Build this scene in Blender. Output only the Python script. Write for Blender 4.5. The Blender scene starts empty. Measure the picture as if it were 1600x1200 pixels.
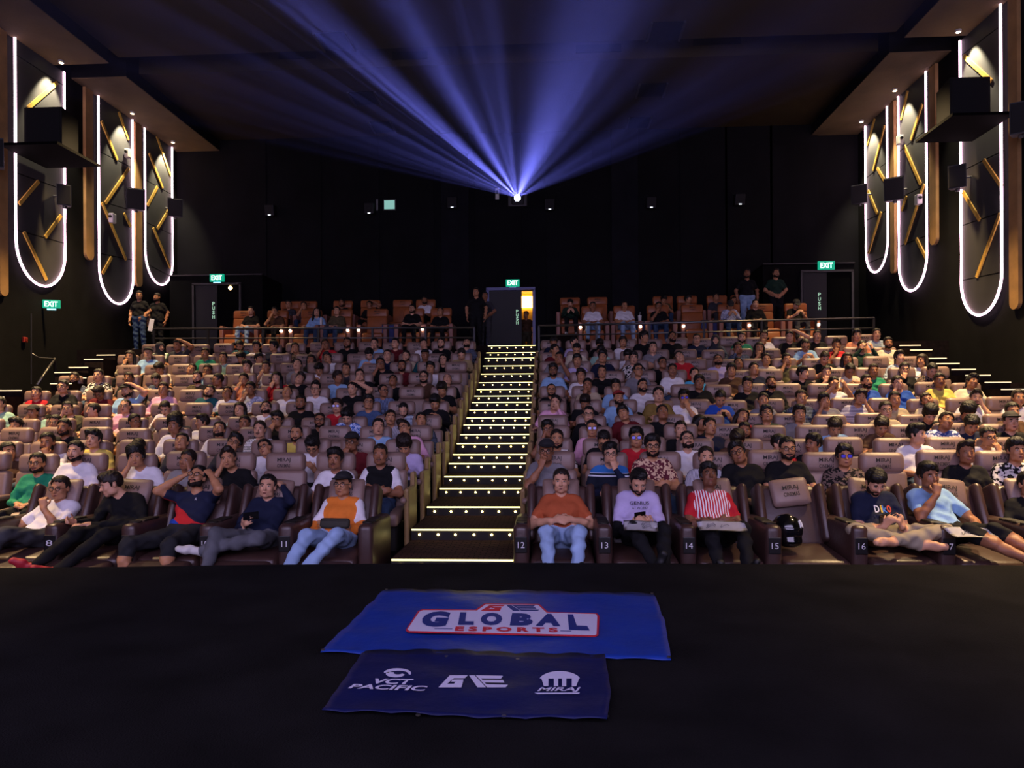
import bpy, bmesh, math, random
import numpy as np
from mathutils import Vector, Matrix, Euler

random.seed(7); np.random.seed(7)
SC = bpy.context.scene
COL = SC.collection
PI = math.pi

# ------------------------------------------------------------------ camera
F = 1110.0; CX = 1.175; CZ = 1.28; TH = 0.0523; HY = 642.6; ROLL = 0.0058
cam = bpy.data.cameras.new('camera')
cam.sensor_width = 36.0; cam.lens = F / 1600 * 36; cam.shift_y = (HY - 600) / 1600
cam.clip_start = 0.05; cam.clip_end = 200
camo = bpy.data.objects.new('camera', cam); COL.objects.link(camo)
camo.matrix_world = (Matrix.Translation((CX, 0, CZ)) @ Matrix.Rotation(TH, 4, 'Z')
                     @ Matrix.Rotation(PI / 2, 4, 'X') @ Matrix.Rotation(-ROLL, 4, 'Z'))
SC.camera = camo

# ------------------------------------------------------------------ exposure, world, large lights
SC.view_settings.view_transform = 'Standard'; SC.view_settings.look = 'None'
SC.view_settings.gamma = 1.0; SC.view_settings.use_curve_mapping = False
SC.view_settings.exposure = 0.0
SC.cycles.use_denoising = True
SC.cycles.max_bounces = 5; SC.cycles.diffuse_bounces = 2; SC.cycles.glossy_bounces = 2
SC.cycles.transmission_bounces = 2; SC.cycles.volume_bounces = 0; SC.cycles.transparent_max_bounces = 8
SC.cycles.caustics_reflective = False; SC.cycles.caustics_refractive = False
SC.cycles.sample_clamp_indirect = 3.0
w = bpy.data.worlds.new('world'); SC.world = w; w.use_nodes = True
w.node_tree.nodes['Background'].inputs[0].default_value = (0.6, 0.6, 0.75, 1)
w.node_tree.nodes['Background'].inputs[1].default_value = 0.0

SCREEN_POWER = 4.3          # the lit cinema screen at the front of the hall
HOUSE_POWER = 8200.0          # warm house downlights over the side blocks, and an added rear pair
BEAM_POWER = 23000.0          # projector lamp
HAZE = 0.012

def lamp(kind, name, loc, power, color, rot=(0, 0, 0), **kw):
    l = bpy.data.lights.new(name, kind); l.energy = power; l.color = color
    for k, v in kw.items(): setattr(l, k, v)
    o = bpy.data.objects.new(name, l); COL.objects.link(o); o.location = loc; o.rotation_euler = rot
    return o

for sx in (-1, 1):
    for yy, pw in ((7.0, 1.0), (12.0, 0.9), (17.0, 0.4)):  # rear pair added to brighten the platform and the people standing there
        lamp('SPOT', 'house_downlight', (sx * 8.6, yy, 9.6), HOUSE_POWER * pw * 1.2, (1.0, 0.68, 0.33),
             rot=(math.radians(-6), math.radians(-4 * sx), 0), spot_size=math.radians(82), spot_blend=0.9, shadow_soft_size=0.25)

# ------------------------------------------------------------------ pixel helpers (1600 x 1200 frame)
_c, _s = math.cos(TH), math.sin(TH)
def ray(px, py):
    x = px - 800; y = py - HY
    c, s = math.cos(ROLL), math.sin(ROLL)
    u = (x * c - y * s) / F; v = (x * s + y * c) / F
    return Vector((-_s + u * _c, _c + u * _s, -v))
def at_y(px, py, Y):
    d = ray(px, py); t = Y / d.y
    return Vector((CX + t * d.x, Y, CZ + t * d.z))
def at_z(px, py, z):
    d = ray(px, py); t = (z - CZ) / d.z
    return Vector((CX + t * d.x, t * d.y, z))
def at_x(px, py, X):
    d = ray(px, py); t = (X - CX) / d.x
    return Vector((X, t * d.y, CZ + t * d.z))

# ------------------------------------------------------------------ materials
def lin(h):
    if isinstance(h, str):
        h = h.lstrip('#'); rgb = [int(h[i:i + 2], 16) / 255 for i in (0, 2, 4)]
    else: rgb = h
    return tuple((c / 12.92 if c <= 0.04045 else ((c + 0.055) / 1.055) ** 2.4) for c in rgb) + (1.0,)
MATS = {}
def newmat(name):
    m = bpy.data.materials.new(name); m.use_nodes = True
    return m, m.node_tree, m.node_tree.nodes['Principled BSDF']
def plain(name, col, rough=0.6, metal=0.0, spec=0.5, var=0.0, scale=8.0, bump=0.0, bscale=40.0, coat=0.0):
    if name in MATS: return MATS[name]
    m, nt, b = newmat(name)
    b.inputs['Base Color'].default_value = lin(col); b.inputs['Roughness'].default_value = rough
    b.inputs['Metallic'].default_value = metal; b.inputs['Specular IOR Level'].default_value = spec
    b.inputs['Coat Weight'].default_value = coat
    if var or bump:
        tc = nt.nodes.new('ShaderNodeTexCoord')
    if var:
        n = nt.nodes.new('ShaderNodeTexNoise'); n.inputs['Scale'].default_value = scale; n.inputs['Detail'].default_value = 4
        nt.links.new(tc.outputs['Object'], n.inputs['Vector'])
        r = nt.nodes.new('ShaderNodeValToRGB'); c = lin(col)
        r.color_ramp.elements[0].position = 0.3; r.color_ramp.elements[1].position = 0.7
        r.color_ramp.elements[0].color = tuple(max(0, v * (1 - var)) for v in c[:3]) + (1,)
        r.color_ramp.elements[1].color = tuple(min(1, v * (1 + var)) for v in c[:3]) + (1,)
        nt.links.new(n.outputs['Fac'], r.inputs['Fac']); nt.links.new(r.outputs['Color'], b.inputs['Base Color'])
    if bump:
        n2 = nt.nodes.new('ShaderNodeTexNoise'); n2.inputs['Scale'].default_value = bscale; n2.inputs['Detail'].default_value = 5
        nt.links.new(tc.outputs['Object'], n2.inputs['Vector'])
        bp = nt.nodes.new('ShaderNodeBump'); bp.inputs['Strength'].default_value = bump; bp.inputs['Distance'].default_value = 0.02
        nt.links.new(n2.outputs['Fac'], bp.inputs['Height']); nt.links.new(bp.outputs['Normal'], b.inputs['Normal'])
    MATS[name] = m
    return m
def glow(name, col, strength):
    if name in MATS: return MATS[name]
    m, nt, b = newmat(name)
    b.inputs['Base Color'].default_value = lin(col); b.inputs['Roughness'].default_value = 0.5
    b.inputs['Emission Color'].default_value = lin(col); b.inputs['Emission Strength'].default_value = strength
    MATS[name] = m
    return m
def patterned(name, kind, c0, c1, scale=30.0, c2=None):
    """cloth with a woven or printed pattern in object space"""
    if name in MATS: return MATS[name]
    m, nt, b = newmat(name); N = nt.nodes; L = nt.links
    b.inputs['Roughness'].default_value = 0.85; b.inputs['Specular IOR Level'].default_value = 0.2
    tc = N.new('ShaderNodeTexCoord'); r = N.new('ShaderNodeValToRGB'); r.color_ramp.interpolation = 'CONSTANT'
    r.color_ramp.elements[0].color = lin(c0); r.color_ramp.elements[1].color = lin(c1); r.color_ramp.elements[1].position = 0.5
    if kind in ('hstripe', 'vstripe'):
        wv = N.new('ShaderNodeTexWave'); wv.wave_type = 'BANDS'; wv.bands_direction = 'Z' if kind == 'hstripe' else 'X'
        wv.inputs['Scale'].default_value = scale / 6.283; wv.inputs['Distortion'].default_value = 0.15
        L.new(tc.outputs['Object'], wv.inputs['Vector']); L.new(wv.outputs['Fac'], r.inputs['Fac'])
    elif kind == 'check':
        outs = []
        for d in ('X', 'Z'):
            wv = N.new('ShaderNodeTexWave'); wv.wave_type = 'BANDS'; wv.bands_direction = d
            wv.inputs['Scale'].default_value = scale / 6.283
            L.new(tc.outputs['Object'], wv.inputs['Vector']); outs.append(wv.outputs['Fac'])
        mx = N.new('ShaderNodeMath'); mx.operation = 'MULTIPLY'; L.new(outs[0], mx.inputs[0]); L.new(outs[1], mx.inputs[1])
        r.color_ramp.elements[1].position = 0.22; L.new(mx.outputs[0], r.inputs['Fac'])
    else:
        v = N.new('ShaderNodeTexVoronoi'); v.inputs['Scale'].default_value = scale
        L.new(tc.outputs['Object'], v.inputs['Vector'])
        sp = N.new('ShaderNodeSeparateColor'); L.new(v.outputs['Color'], sp.inputs['Color']); L.new(sp.outputs[0], r.inputs['Fac'])
        if c2:
            e = r.color_ramp.elements.new(0.78); e.color = lin(c2)
    L.new(r.outputs['Color'], b.inputs['Base Color'])
    MATS[name] = m
    return m

# ------------------------------------------------------------------ mesh helpers
def tag(o, label=None, cat=None, group=None, kind=None):
    if label: o['label'] = label
    if cat: o['category'] = cat
    if group: o['group'] = group
    if kind: o['kind'] = kind
    return o
def ob(name, data, parent=None, mat=None, loc=None, rot=None, scale=None, mw=None):
    o = bpy.data.objects.new(name, data); COL.objects.link(o)
    if mat is not None and data is not None and len(data.materials) == 0: data.materials.append(mat)
    if parent is not None: o.parent = parent
    if mw is not None: o.matrix_local = mw
    else:
        if loc is not None: o.location = loc
        if rot is not None: o.rotation_euler = rot
        if scale is not None: o.scale = scale
    return o
def empty(name, loc=(0, 0, 0), rz=0.0):
    o = bpy.data.objects.new(name, None); COL.objects.link(o); o.location = loc; o.rotation_euler = (0, 0, rz)
    o.empty_display_size = 0.1
    return o
class B:
    """collects shapes into one bmesh"""
    def __init__(s): s.bm = bmesh.new()
    def box(s, c, d, bev=0.0, seg=2, M=None, mi=0):
        g = bmesh.ops.create_cube(s.bm, size=1.0, matrix=Matrix.Translation(c) @ Matrix.Diagonal((d[0], d[1], d[2], 1)))
        vs = g['verts']
        if bev > 0:
            es = list({e for v in vs for e in v.link_edges})
            r = bmesh.ops.bevel(s.bm, geom=es, offset=min(bev, min(d) * 0.49), segments=seg, profile=0.5, affect='EDGES', clamp_overlap=True)
            vs = list({v for f in r['faces'] for v in f.verts} | {v for v in vs if v.is_valid})
        if M is not None: bmesh.ops.transform(s.bm, matrix=M, verts=vs)
        if mi:
            for f in {f for v in vs for f in v.link_faces}: f.material_index = mi
        return s
    def cyl(s, a, b, r0, r1=None, n=12, caps=True):
        a = Vector(a); b = Vector(b); r1 = r0 if r1 is None else r1; d = b - a
        q = Vector((0, 0, 1)).rotation_difference(d.normalized()).to_matrix().to_4x4()
        bmesh.ops.create_cone(s.bm, cap_ends=caps, segments=n, radius1=r0, radius2=r1, depth=d.length, matrix=Matrix.Translation((a + b) / 2) @ q)
        return s
    def tube(s, pts, r, n=8, closed=False):
        pts = [Vector(p) for p in pts]; rings = []; N = len(pts); up = Vector((0, 0, 1))
        for i, p in enumerate(pts):
            a = pts[i - 1] if (i > 0 or closed) else p; b = pts[(i + 1) % N] if (i < N - 1 or closed) else p
            t = (b - a).normalized(); u = t.cross(up)
            if u.length < 1e-3: u = t.cross(Vector((1, 0, 0)))
            u.normalize(); v = u.cross(t)
            rings.append([s.bm.verts.new(p + (u * math.cos(k * 2 * PI / n) + v * math.sin(k * 2 * PI / n)) * r) for k in range(n)])
        for i in range(N if closed else N - 1):
            A, Bq = rings[i], rings[(i + 1) % N]
            for k in range(n): s.bm.faces.new((A[k], A[(k + 1) % n], Bq[(k + 1) % n], Bq[k]))
        if not closed: s.bm.faces.new(rings[0][::-1]); s.bm.faces.new(rings[-1])
        return s
    def prism(s, pts, off):
        """polygon (3d points) extruded by a vector"""
        off = Vector(off); a = [s.bm.verts.new(p) for p in pts]; b = [s.bm.verts.new(Vector(p) + off) for p in pts]
        n = len(a); s.bm.faces.new(a); s.bm.faces.new(b[::-1])
        for i in range(n): s.bm.faces.new((a[i], b[i], b[(i + 1) % n], a[(i + 1) % n]))
        return s
    def ell(s, c, r, u=16, v=10, M=None):
        T = Matrix.Translation(c) @ Matrix.Diagonal((r[0], r[1], r[2], 1))
        if M is not None: T = M @ T
        bmesh.ops.create_uvsphere(s.bm, u_segments=u, v_segments=v, radius=1.0, matrix=T)
        return s
    def mesh(s, name='mesh', smooth=False, recalc=True):
        if recalc: bmesh.ops.recalc_face_normals(s.bm, faces=s.bm.faces[:])
        me = bpy.data.meshes.new(name); s.bm.to_mesh(me); s.bm.free()
        if smooth: me.polygons.foreach_set('use_smooth', [True] * len(me.polygons))
        return me
def text_mesh(txt, heavy=0.0, depth=0.0, shear=0.0, spacing=1.0):
    cu = bpy.data.curves.new('t', 'FONT'); cu.body = txt; cu.offset = heavy; cu.shear = shear; cu.space_character = spacing
    cu.extrude = depth; cu.resolution_u = 3; cu.align_x = 'CENTER'; cu.align_y = 'CENTER'
    o = bpy.data.objects.new('t', cu); COL.objects.link(o)
    me = bpy.data.meshes.new_from_object(o.evaluated_get(bpy.context.evaluated_depsgraph_get()))
    bpy.data.objects.remove(o); bpy.data.curves.remove(cu)
    me.materials.clear()
    return me
def fit_text(me, w, h):
    co = np.zeros(len(me.vertices) * 3, dtype=np.float32); me.vertices.foreach_get('co', co); co = co.reshape(-1, 3)
    lo, hi = co.min(0), co.max(0); c = (lo + hi) / 2
    co[:, 0] = (co[:, 0] - c[0]) * w / (hi[0] - lo[0]); co[:, 1] = (co[:, 1] - c[1]) * h / (hi[1] - lo[1])
    me.vertices.foreach_set('co', co.ravel()); me.update()
    return me
ORD = ['', 'first', 'second', 'third', 'fourth', 'fifth', 'sixth', 'seventh', 'eighth', 'ninth', 'tenth', 'eleventh', 'twelfth',
       'thirteenth', 'fourteenth', 'fifteenth', 'sixteenth', 'seventeenth', 'eighteenth', 'nineteenth', 'twentieth']
NUM = ['', 'one', 'two', 'three', 'four', 'five', 'six', 'seven', 'eight', 'nine', 'ten', 'eleven']
# ------------------------------------------------------------------ the hall
WL, WR, YB = -11.14, 10.97, 23.0
SOF, CEIL, IL, IR = 9.96, 10.3, -9.67, 9.51
AX = 0.242
ROWY = [0, 7.35, 8.37, 9.33, 10.26, 11.16, 12.03, 12.91, 13.76, 14.66, 15.51, 16.36]
ROWZ = [0, 0.70, 0.81, 0.92, 1.071, 1.207, 1.448, 1.724, 2.03, 2.302, 2.565, 2.893]
FLO = [0, -0.45] + [z - 1.10 for z in ROWZ[2:]]
KL, KR = 0.023, -0.0645
def bend(X): return (KL if X < AX else KR) * (X - AX)
PLAT = 2.95                                         # the raised platform at the back

black = plain('black_wall_fabric', '#0b0a0a', 0.9, spec=0.15, var=0.35, scale=3, bump=0.15, bscale=60)
backm = plain('black_acoustic_panel', '#101012', 0.9, spec=0.15, var=0.3, scale=1.2, bump=0.2, bscale=90)
ceilm = plain('ceiling_plaster', '#332a17', 0.9, spec=0.2, var=0.35, scale=0.45, bump=0.25, bscale=22)
soffm = plain('soffit_plaster', '#5c4e38', 0.85, spec=0.2, var=0.25, scale=0.9, bump=0.25, bscale=25)
stagem = plain('stage_black_carpet', '#121112', 0.95, spec=0.1, var=0.45, scale=2.2, bump=0.5, bscale=120)
floorm = plain('dark_brown_carpet', '#1c1412', 0.95, spec=0.1, var=0.4, scale=14, bump=0.3, bscale=80)

def struct(name, me, mat, label=None, parent=None):
    o = ob(name, me, parent, mat)
    if parent is None: tag(o, label, kind='structure')
    return o
# side walls, back wall, front wall with the screen
struct('wall_left', B().box((WL - 0.15, 10, 4.6), (0.3, 27, 13.4)).mesh(), black, 'black left side wall of the hall')
struct('wall_right', B().box((WR + 0.15, 10, 4.6), (0.3, 27, 13.4)).mesh(), black, 'black right side wall of the hall')
struct('wall_front', B().box((0, -3.4, 4.6), (22.6, 0.3, 13.4)).mesh(), black, 'black wall behind the cinema screen')
# back wall with the door opening in the middle
dl, dr = at_y(764, 500, YB).x, at_y(833, 500, YB).x
dtop = at_y(800, 453, YB).z
bw = B()
bw.box(((WL + dl) / 2, YB + 0.15, 5.4), (dl - WL, 0.3, 11.6)); bw.box(((WR + dr) / 2, YB + 0.15, 5.4), (WR - dr, 0.3, 11.6))
bw.box(((dl + dr) / 2, YB + 0.15, (dtop + 11.2) / 2), (dr - dl, 0.3, 11.2 - dtop)); bw.box(((dl + dr) / 2, YB + 0.15, (PLAT - 0.6) / 2), (dr - dl, 0.3, PLAT + 0.6))
wb = struct('wall_back', bw.mesh(), backm, 'black back wall under the projector window')
pm = plain('black_acoustic_board', '#15151a', 0.9, spec=0.15, var=0.25, scale=2, bump=0.2, bscale=90)
for xa, xb in ((690, 733), (955, 997)):
    a = at_y(xa, 340, YB).x; b_ = at_y(xb, 340, YB).x
    struct('acoustic_panel', B().box(((a + b_) / 2, YB - 0.05, 6.9), (b_ - a, 0.1, 7.0), 0.01).mesh(), pm, parent=wb)
for i, xa in enumerate((345, 430, 520, 605, 740, 850, 1060, 1130, 1200)):
    a = at_y(xa, 340, YB).x
    struct('acoustic_panel', B().box((a + 0.8, YB - 0.02, 6.9), (1.5, 0.04, 7.0), 0.01).mesh(), backm, parent=wb)
# ceiling: two fields with a slot across between them, soffits along both walls
CH0, CH1 = 17.45, 18.36
cz = CEIL
cl = struct('ceiling', B().box(((IL + IR) / 2, (CH0 - 3.4) / 2, cz + 0.4), (IR - IL, CH0 + 3.4, 0.8)).mesh(), ceilm, 'dark plaster ceiling over the seats')
struct('ceiling_field', B().box(((IL + IR) / 2, (CH1 + YB) / 2, cz + 0.4), (IR - IL, YB - CH1, 0.8)).mesh(), ceilm, parent=cl)
struct('slot_cover', B().box(((IL + IR) / 2, (CH0 + CH1) / 2, cz + 0.85), (22.4, 2.2, 0.1)).mesh(), black, parent=cl)
for (x0, x1) in ((WL, IL), (IR, WR)):
    for (y0, y1) in ((-3.4, 17.07), (17.78, YB)):
        sf = struct('soffit', B().box(((x0 + x1) / 2, (y0 + y1) / 2, SOF + 0.46), (x1 - x0, y1 - y0, 0.88)).mesh(), black, parent=cl)  # black body: shade of the unlit soffit sides put into the colour
        struct('soffit_underside', B().box(((x0 + x1) / 2, (y0 + y1) / 2, SOF + 0.01), (x1 - x0 - .01, y1 - y0 - .01, 0.02)).mesh(), soffm, parent=sf)  # lighter underside split off so that only the sides are painted dark
    struct('slot_cover', B().box(((x0 + x1) / 2, 17.4, SOF + 0.95), (x1 - x0, 1.2, 0.1)).mesh(), black, parent=cl)
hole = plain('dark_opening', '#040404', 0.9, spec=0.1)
rimm = plain('hatch_rim', '#2a2723', 0.7)
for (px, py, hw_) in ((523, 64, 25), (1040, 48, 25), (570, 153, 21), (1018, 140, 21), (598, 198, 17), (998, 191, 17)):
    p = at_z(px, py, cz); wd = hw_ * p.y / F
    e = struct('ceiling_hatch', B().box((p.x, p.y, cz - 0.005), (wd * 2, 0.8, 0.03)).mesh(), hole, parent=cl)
    for s_ in (-1, 1):
        struct('hatch_rim', B().box((p.x + s_ * wd, p.y, cz - 0.03), (0.05, 0.84, 0.06)).mesh(), rimm, parent=e)
for (px, py, ww) in ((465, 86, 30), (640, 87, 28), (935, 76, 35), (1120, 64, 36)):
    p = at_y(px, py, CH1)
    struct('slot_vent', B().box((p.x, CH1 - 0.01, p.z), (ww * 2 * CH1 / F, 0.03, 0.2)).mesh(), hole, parent=cl)

# ------------------------------------------------------------------ the screen behind the camera
sm = glow('lit_screen', (0.86, 0.80, 1.0), SCREEN_POWER)
scr = empty('cinema_screen', (0, -3.1, 1.6)); tag(scr, 'large lit cinema screen on the wall behind the stage', 'screen')
ob('screen_sheet', B().box((0, 0, 3.6), (15.6, 0.04, 6.6)).mesh(), scr, sm)
fm = plain('screen_frame_black', '#0a0a0a', 0.8)
for d in (((0, -.02, 0.2), (16.2, 0.1, 0.3)), ((0, -.02, 7.0), (16.2, 0.1, 0.3)), ((-7.95, -.02, 3.6), (0.3, 0.1, 7.0)), ((7.95, -.02, 3.6), (0.3, 0.1, 7.0))):
    ob('screen_frame', B().box(*d).mesh(), scr, fm)

# ------------------------------------------------------------------ stage with its gently bowed front edge
edge = [at_z(px, py, 0.0) for px, py in ((-400, 890), (0, 887), (200, 885.5), (400, 882.5), (600, 880.5), (800, 879.3), (1000, 880.3), (1200, 881.5), (1400, 882.3), (1600, 883.2), (2000, 886))]
pts = [Vector((WL, edge[0].y - .05, 0))] + edge + [Vector((WR, edge[-1].y - .1, 0)), Vector((WR, -3.2, 0)), Vector((WL, -3.2, 0))]
sg = B().prism(pts, (0, 0, -0.9)).mesh()
struct('floor_stage', sg, stagem, 'black carpeted stage floor in the foreground')
struct('floor', B().box((0, 7.5, -0.55), (22.4, 6, 0.2)).mesh(), floorm, 'dark carpeted floor in front of the first row')

# ------------------------------------------------------------------ tiers carrying the seat rows
stripm = glow('step_edge_light', (1.0, 0.95, 0.62), 2.4)
stripw = glow('side_step_edge_light', (1.0, 0.93, 0.75), 0.8)
TIER = {}
for k in range(2, 12):
    y0 = ROWY[k] - 0.85; y1 = (ROWY[k + 1] - 0.85) if k < 11 else 18.2
    P = []
    for X in (WL, AX, WR): P.append(Vector((X, y0 + bend(X), FLO[k])))
    for X in (WR, AX, WL): P.append(Vector((X, y1 + 0.3 + bend(X), FLO[k])))
    t_ = struct('floor_tier', B().prism(P, (0, 0, -0.5)).mesh(), floorm, 'carpeted tier carrying row %s of seats' % NUM[k])
    TIER[k] = t_
# raised platform behind the last row, with a second step for its rear row
struct('floor_platform', B().box(((WL + WR) / 2, (17.95 + YB) / 2, PLAT - 0.5), (WR - WL, YB - 17.95, 1.0)).mesh(), floorm, 'dark raised platform behind the last row')

# ------------------------------------------------------------------ the lit centre stairs
NY = [6.81, 7.82, 8.82, 9.83, 10.3, 10.77, 11.24, 11.72, 12.19, 12.66, 13.13, 13.6, 14.08, 14.55, 15.02, 15.49, 15.97, 16.44, 16.91, 17.38, 17.85]
NZ = [-.139, -.015, .099, .222, .343, .5, .608, .759, .892, 1.049, 1.17, 1.32, 1.467, 1.604, 1.754, 1.919, 2.13, 2.343, 2.557, 2.727, 2.94]
def scale_carpet():
    m, nt, b = newmat('scale_pattern_carpet'); N = nt.nodes; L = nt.links
    tc = N.new('ShaderNodeTexCoord'); br = N.new('ShaderNodeTexBrick')
    br.inputs['Scale'].default_value = 5.0; br.inputs['Color1'].default_value = lin('#4a3028'); br.inputs['Color2'].default_value = lin('#3a2822')
    br.inputs['Mortar'].default_value = lin('#140d0b'); br.inputs['Mortar Size'].default_value = 0.035; br.inputs['Mortar Smooth'].default_value = 0.6
    wv = N.new('ShaderNodeTexNoise'); wv.inputs['Scale'].default_value = 9
    mx = N.new('ShaderNodeMix'); mx.data_type = 'VECTOR'; mx.inputs['Factor'].default_value = 0.04
    L.new(tc.outputs['Object'], mx.inputs['A']); L.new(wv.outputs['Color'], mx.inputs['B']); L.new(tc.outputs['Object'], wv.inputs['Vector'])
    L.new(mx.outputs['Result'], br.inputs['Vector']); L.new(br.outputs['Color'], b.inputs['Base Color'])
    b.inputs['Roughness'].default_value = 0.95; b.inputs['Specular IOR Level'].default_value = 0.1
    return m
carp = scale_carpet()
riserm = plain('dark_riser', '#14100e', 0.8)
bulb = glow('step_bulb', (1.0, 0.86, 0.50), 16.0)
bulb_me = B().ell((0, 0, 0), (0.014, 0.010, 0.012), 10, 6).mesh(smooth=True); bulb_me.materials.append(bulb)
st = empty('lit_stairs', (AX, NY[0], -0.5)); tag(st, 'carpeted centre stairs with glowing step edges and rows of bulbs', 'stairs')
for i in range(21):
    y0, z = NY[i] - NY[0], NZ[i] + 0.5
    y1 = (NY[i + 1] if i < 20 else NY[i] + 0.5) - NY[0] + 0.05
    wide = 0.6
    s_ = ob('step', B().box((0, (y0 + y1) / 2, z - 0.17), (wide * 2, y1 - y0, 0.34)).mesh(), st, carp)
    ob('nosing_light', B().box((0, y0 - 0.010, z - 0.012), (wide * 2, 0.016, 0.017), 0.004, 1).mesh(), s_, stripm)
    ob('riser_panel', B().box((0, y0 - 0.012, z - 0.085), (wide * 2, 0.02, 0.13)).mesh(), s_, riserm)
    for j in range(6):
        ob('step_bulb', bulb_me, s_, loc=(-0.5 + j * 0.2 + random.uniform(-.008, .008), y0 - 0.028, z - 0.062))
# ------------------------------------------------------------------ wall panels with glowing U lines
neon = glow('neon_tube', (1.0, 0.82, 0.92), 7.0)
gold = plain('gold_lacquered_strip', '#d6aa4c', 0.45, spec=0.5, var=0.15, scale=5)
woodm = plain('warm_wood_batten', '#b08652', 0.55, var=0.2, scale=3)
boardm = plain('charcoal_wall_board', '#3b3a3a', 0.6, spec=0.4, var=0.18, scale=1.5)
def wl(px, py): p = at_x(px, py, WL); return (p.y, p.z)
def wr(px, py): p = at_x(px, py, WR); return (p.y, p.z)
def Lc(x, y): return (x / 2.4, y / 2.4)                 # crop of the left wall
def Rc(x, y): return (1200 + x / 2.4, y / 2.4)          # crop of the right wall
def u_panel(side, near_px, far_px, bottom_py, seams, strips, which):
    W = WL if side < 0 else WR; sg_ = 1 if side < 0 else -1; wp = wl if side < 0 else wr; cr = Lc if side < 0 else Rc
    yn = wp(near_px, 300)[0]; yf = wp(far_px, 300)[0]; zb = wp((near_px + far_px) / 2, bottom_py)[1]
    zt = SOF; yc = (yn + yf) / 2; ry = (yf - yn) / 2; rz = ry * 1.15
    root = empty('wall_panel', (W, yc, zb)); side_w = 'left' if side < 0 else 'right'
    tag(root, '%s wall panel with gold strips inside a glowing white U line, %s' % (side_w, which), 'wall panel', 'U shaped wall panels')
    org = Vector((W, yc, zb))
    def P(y, z, off): return Vector((W + sg_ * off, y, z)) - org
    def arc(y):                                          # lowest z of the U at depth y
        q = max(-1, min(1, (y - yc) / ry)); return zb + rz - rz * math.sqrt(max(0, 1 - q * q))
    # boards between the slanting joints
    lines = [((yn, zt), (yf, zt))] + [tuple(sorted((wp(*cr(*a)), wp(*cr(*b))))) for a, b in seams]
    def on(l, y):
        (ya, za), (yb, zb_) = l; t = (y - ya) / (yb - ya) if abs(yb - ya) > 1e-6 else 0
        return za + t * (zb_ - za)
    ys = [yn + (yf - yn) * i / 14 for i in range(15)]
    for i, l in enumerate(lines):
        low = lines[i + 1] if i + 1 < len(lines) else None
        top = [(y, min(zt, on(l, y)) - (0.012 if i else 0)) for y in ys]
        bot = [(y, max(arc(y), (on(low, y) + 0.012) if low else -99)) for y in ys]
        top = [(y, max(z, bot[j][1] + 0.001)) for j, (y, z) in enumerate(top)]
        ob('panel_board', B().prism([P(y, z, 0.0) for y, z in bot] + [P(y, z, 0.0) for y, z in reversed(top)], (sg_ * 0.05, 0, 0)).mesh(), root, boardm)
    for (a, b) in strips:
        (ya, za), (yb, zb2) = wp(*cr(*a)), wp(*cr(*b))
        d = Vector((0, yb - ya, zb2 - za)).normalized(); n = Vector((0, -d.z, d.y)) * 0.043
        q = [P(ya, za, 0.05) + n, P(yb, zb2, 0.05) + n, P(yb, zb2, 0.05) - n, P(ya, za, 0.05) - n]
        ob('gold_strip', B().prism(q, (sg_ * 0.03, 0, 0)).mesh(), root, gold)
    path = [P(yn, zt, 0.07)] + [P(yn, zb + rz + (zt - zb - rz) * (1 - t), 0.07) for t in (0.25, 0.5, 0.75)]
    for i in range(25):
        a = PI + PI * i / 24; path.append(P(yc + ry * math.cos(a), zb + rz + rz * math.sin(a), 0.07))
    path += [P(yf, zb + rz + (zt - zb - rz) * t, 0.07) for t in (0.25, 0.5, 0.75)] + [P(yf, zt, 0.07)]
    ob('neon_tube', B().tube(path, 0.027, 8).mesh(smooth=True), root, neon)
    # small downlight in the soffit that washes the panel
    dlp = (W + sg_ * 0.38, yc + 0.35 * ry, SOF - 0.02)
    dlo = empty('soffit_downlight', dlp); tag(dlo, 'small white downlight above the %s wall panel, %s' % (side_w, which), 'downlight', 'soffit downlights')
    ob('trim_ring', B().cyl((0, 0, -0.03), (0, 0, 0.02), 0.07, 0.07, 16).mesh(), dlo, plain('lamp_ring', '#b8b4aa', 0.4))
    ob('lamp_face', B().cyl((0, 0, -0.036), (0, 0, -0.03), 0.045, 0.045, 12).mesh(), dlo, glow('lamp_face', (1, 0.9, 0.7), 12))
    lamp('SPOT', 'panel_wash', (dlp[0], dlp[1], dlp[2] - 0.06), 900, (1.0, 0.86, 0.58), rot=(0, math.radians(12 * sg_), 0),
         spot_size=math.radians(66), spot_blend=0.55, shadow_soft_size=0.03)
u_panel(-1, 20, 97, 446, [((60, 210), (215, 310)), ((60, 650), (225, 710)), ((62, 865), (225, 910))],
        [((95, 405), (205, 310)), ((62, 765), (135, 680)), ((160, 890), (220, 808)), ((80, 870), (165, 1050))], 'nearest the stage')
u_panel(-1, 150.5, 204, 474, [((370, 570), (480, 625)), ((370, 755), (490, 790)), ((365, 950), (490, 975))],
        [((372, 455), (432, 600)), ((387, 762), (475, 632)), ((437, 420), (474, 525)), ((374, 760), (465, 975)), ((457, 800), (482, 850)), ((376, 1025), (410, 965))], 'in the middle')
u_panel(-1, 223, 266, 444, [((540, 675), (630, 725)), ((545, 835), (640, 880)), ((545, 990), (640, 1040))],
        [((552, 575), (603, 705)), ((580, 510), (632, 660)), ((546, 770), (583, 700)), ((583, 858), (630, 780)), ((567, 855), (632, 1005))], 'nearest the back')
u_panel(1, 1570, 1506, 492, [((730, 210), (870, 105)), ((740, 640), (880, 570)), ((740, 845), (885, 795)), ((745, 1050), (890, 1020))],
        [((745, 210), (848, 303)), ((820, 600), (888, 700)), ((742, 720), (805, 825)), ((793, 1040), (882, 800))], 'nearest the stage')
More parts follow.
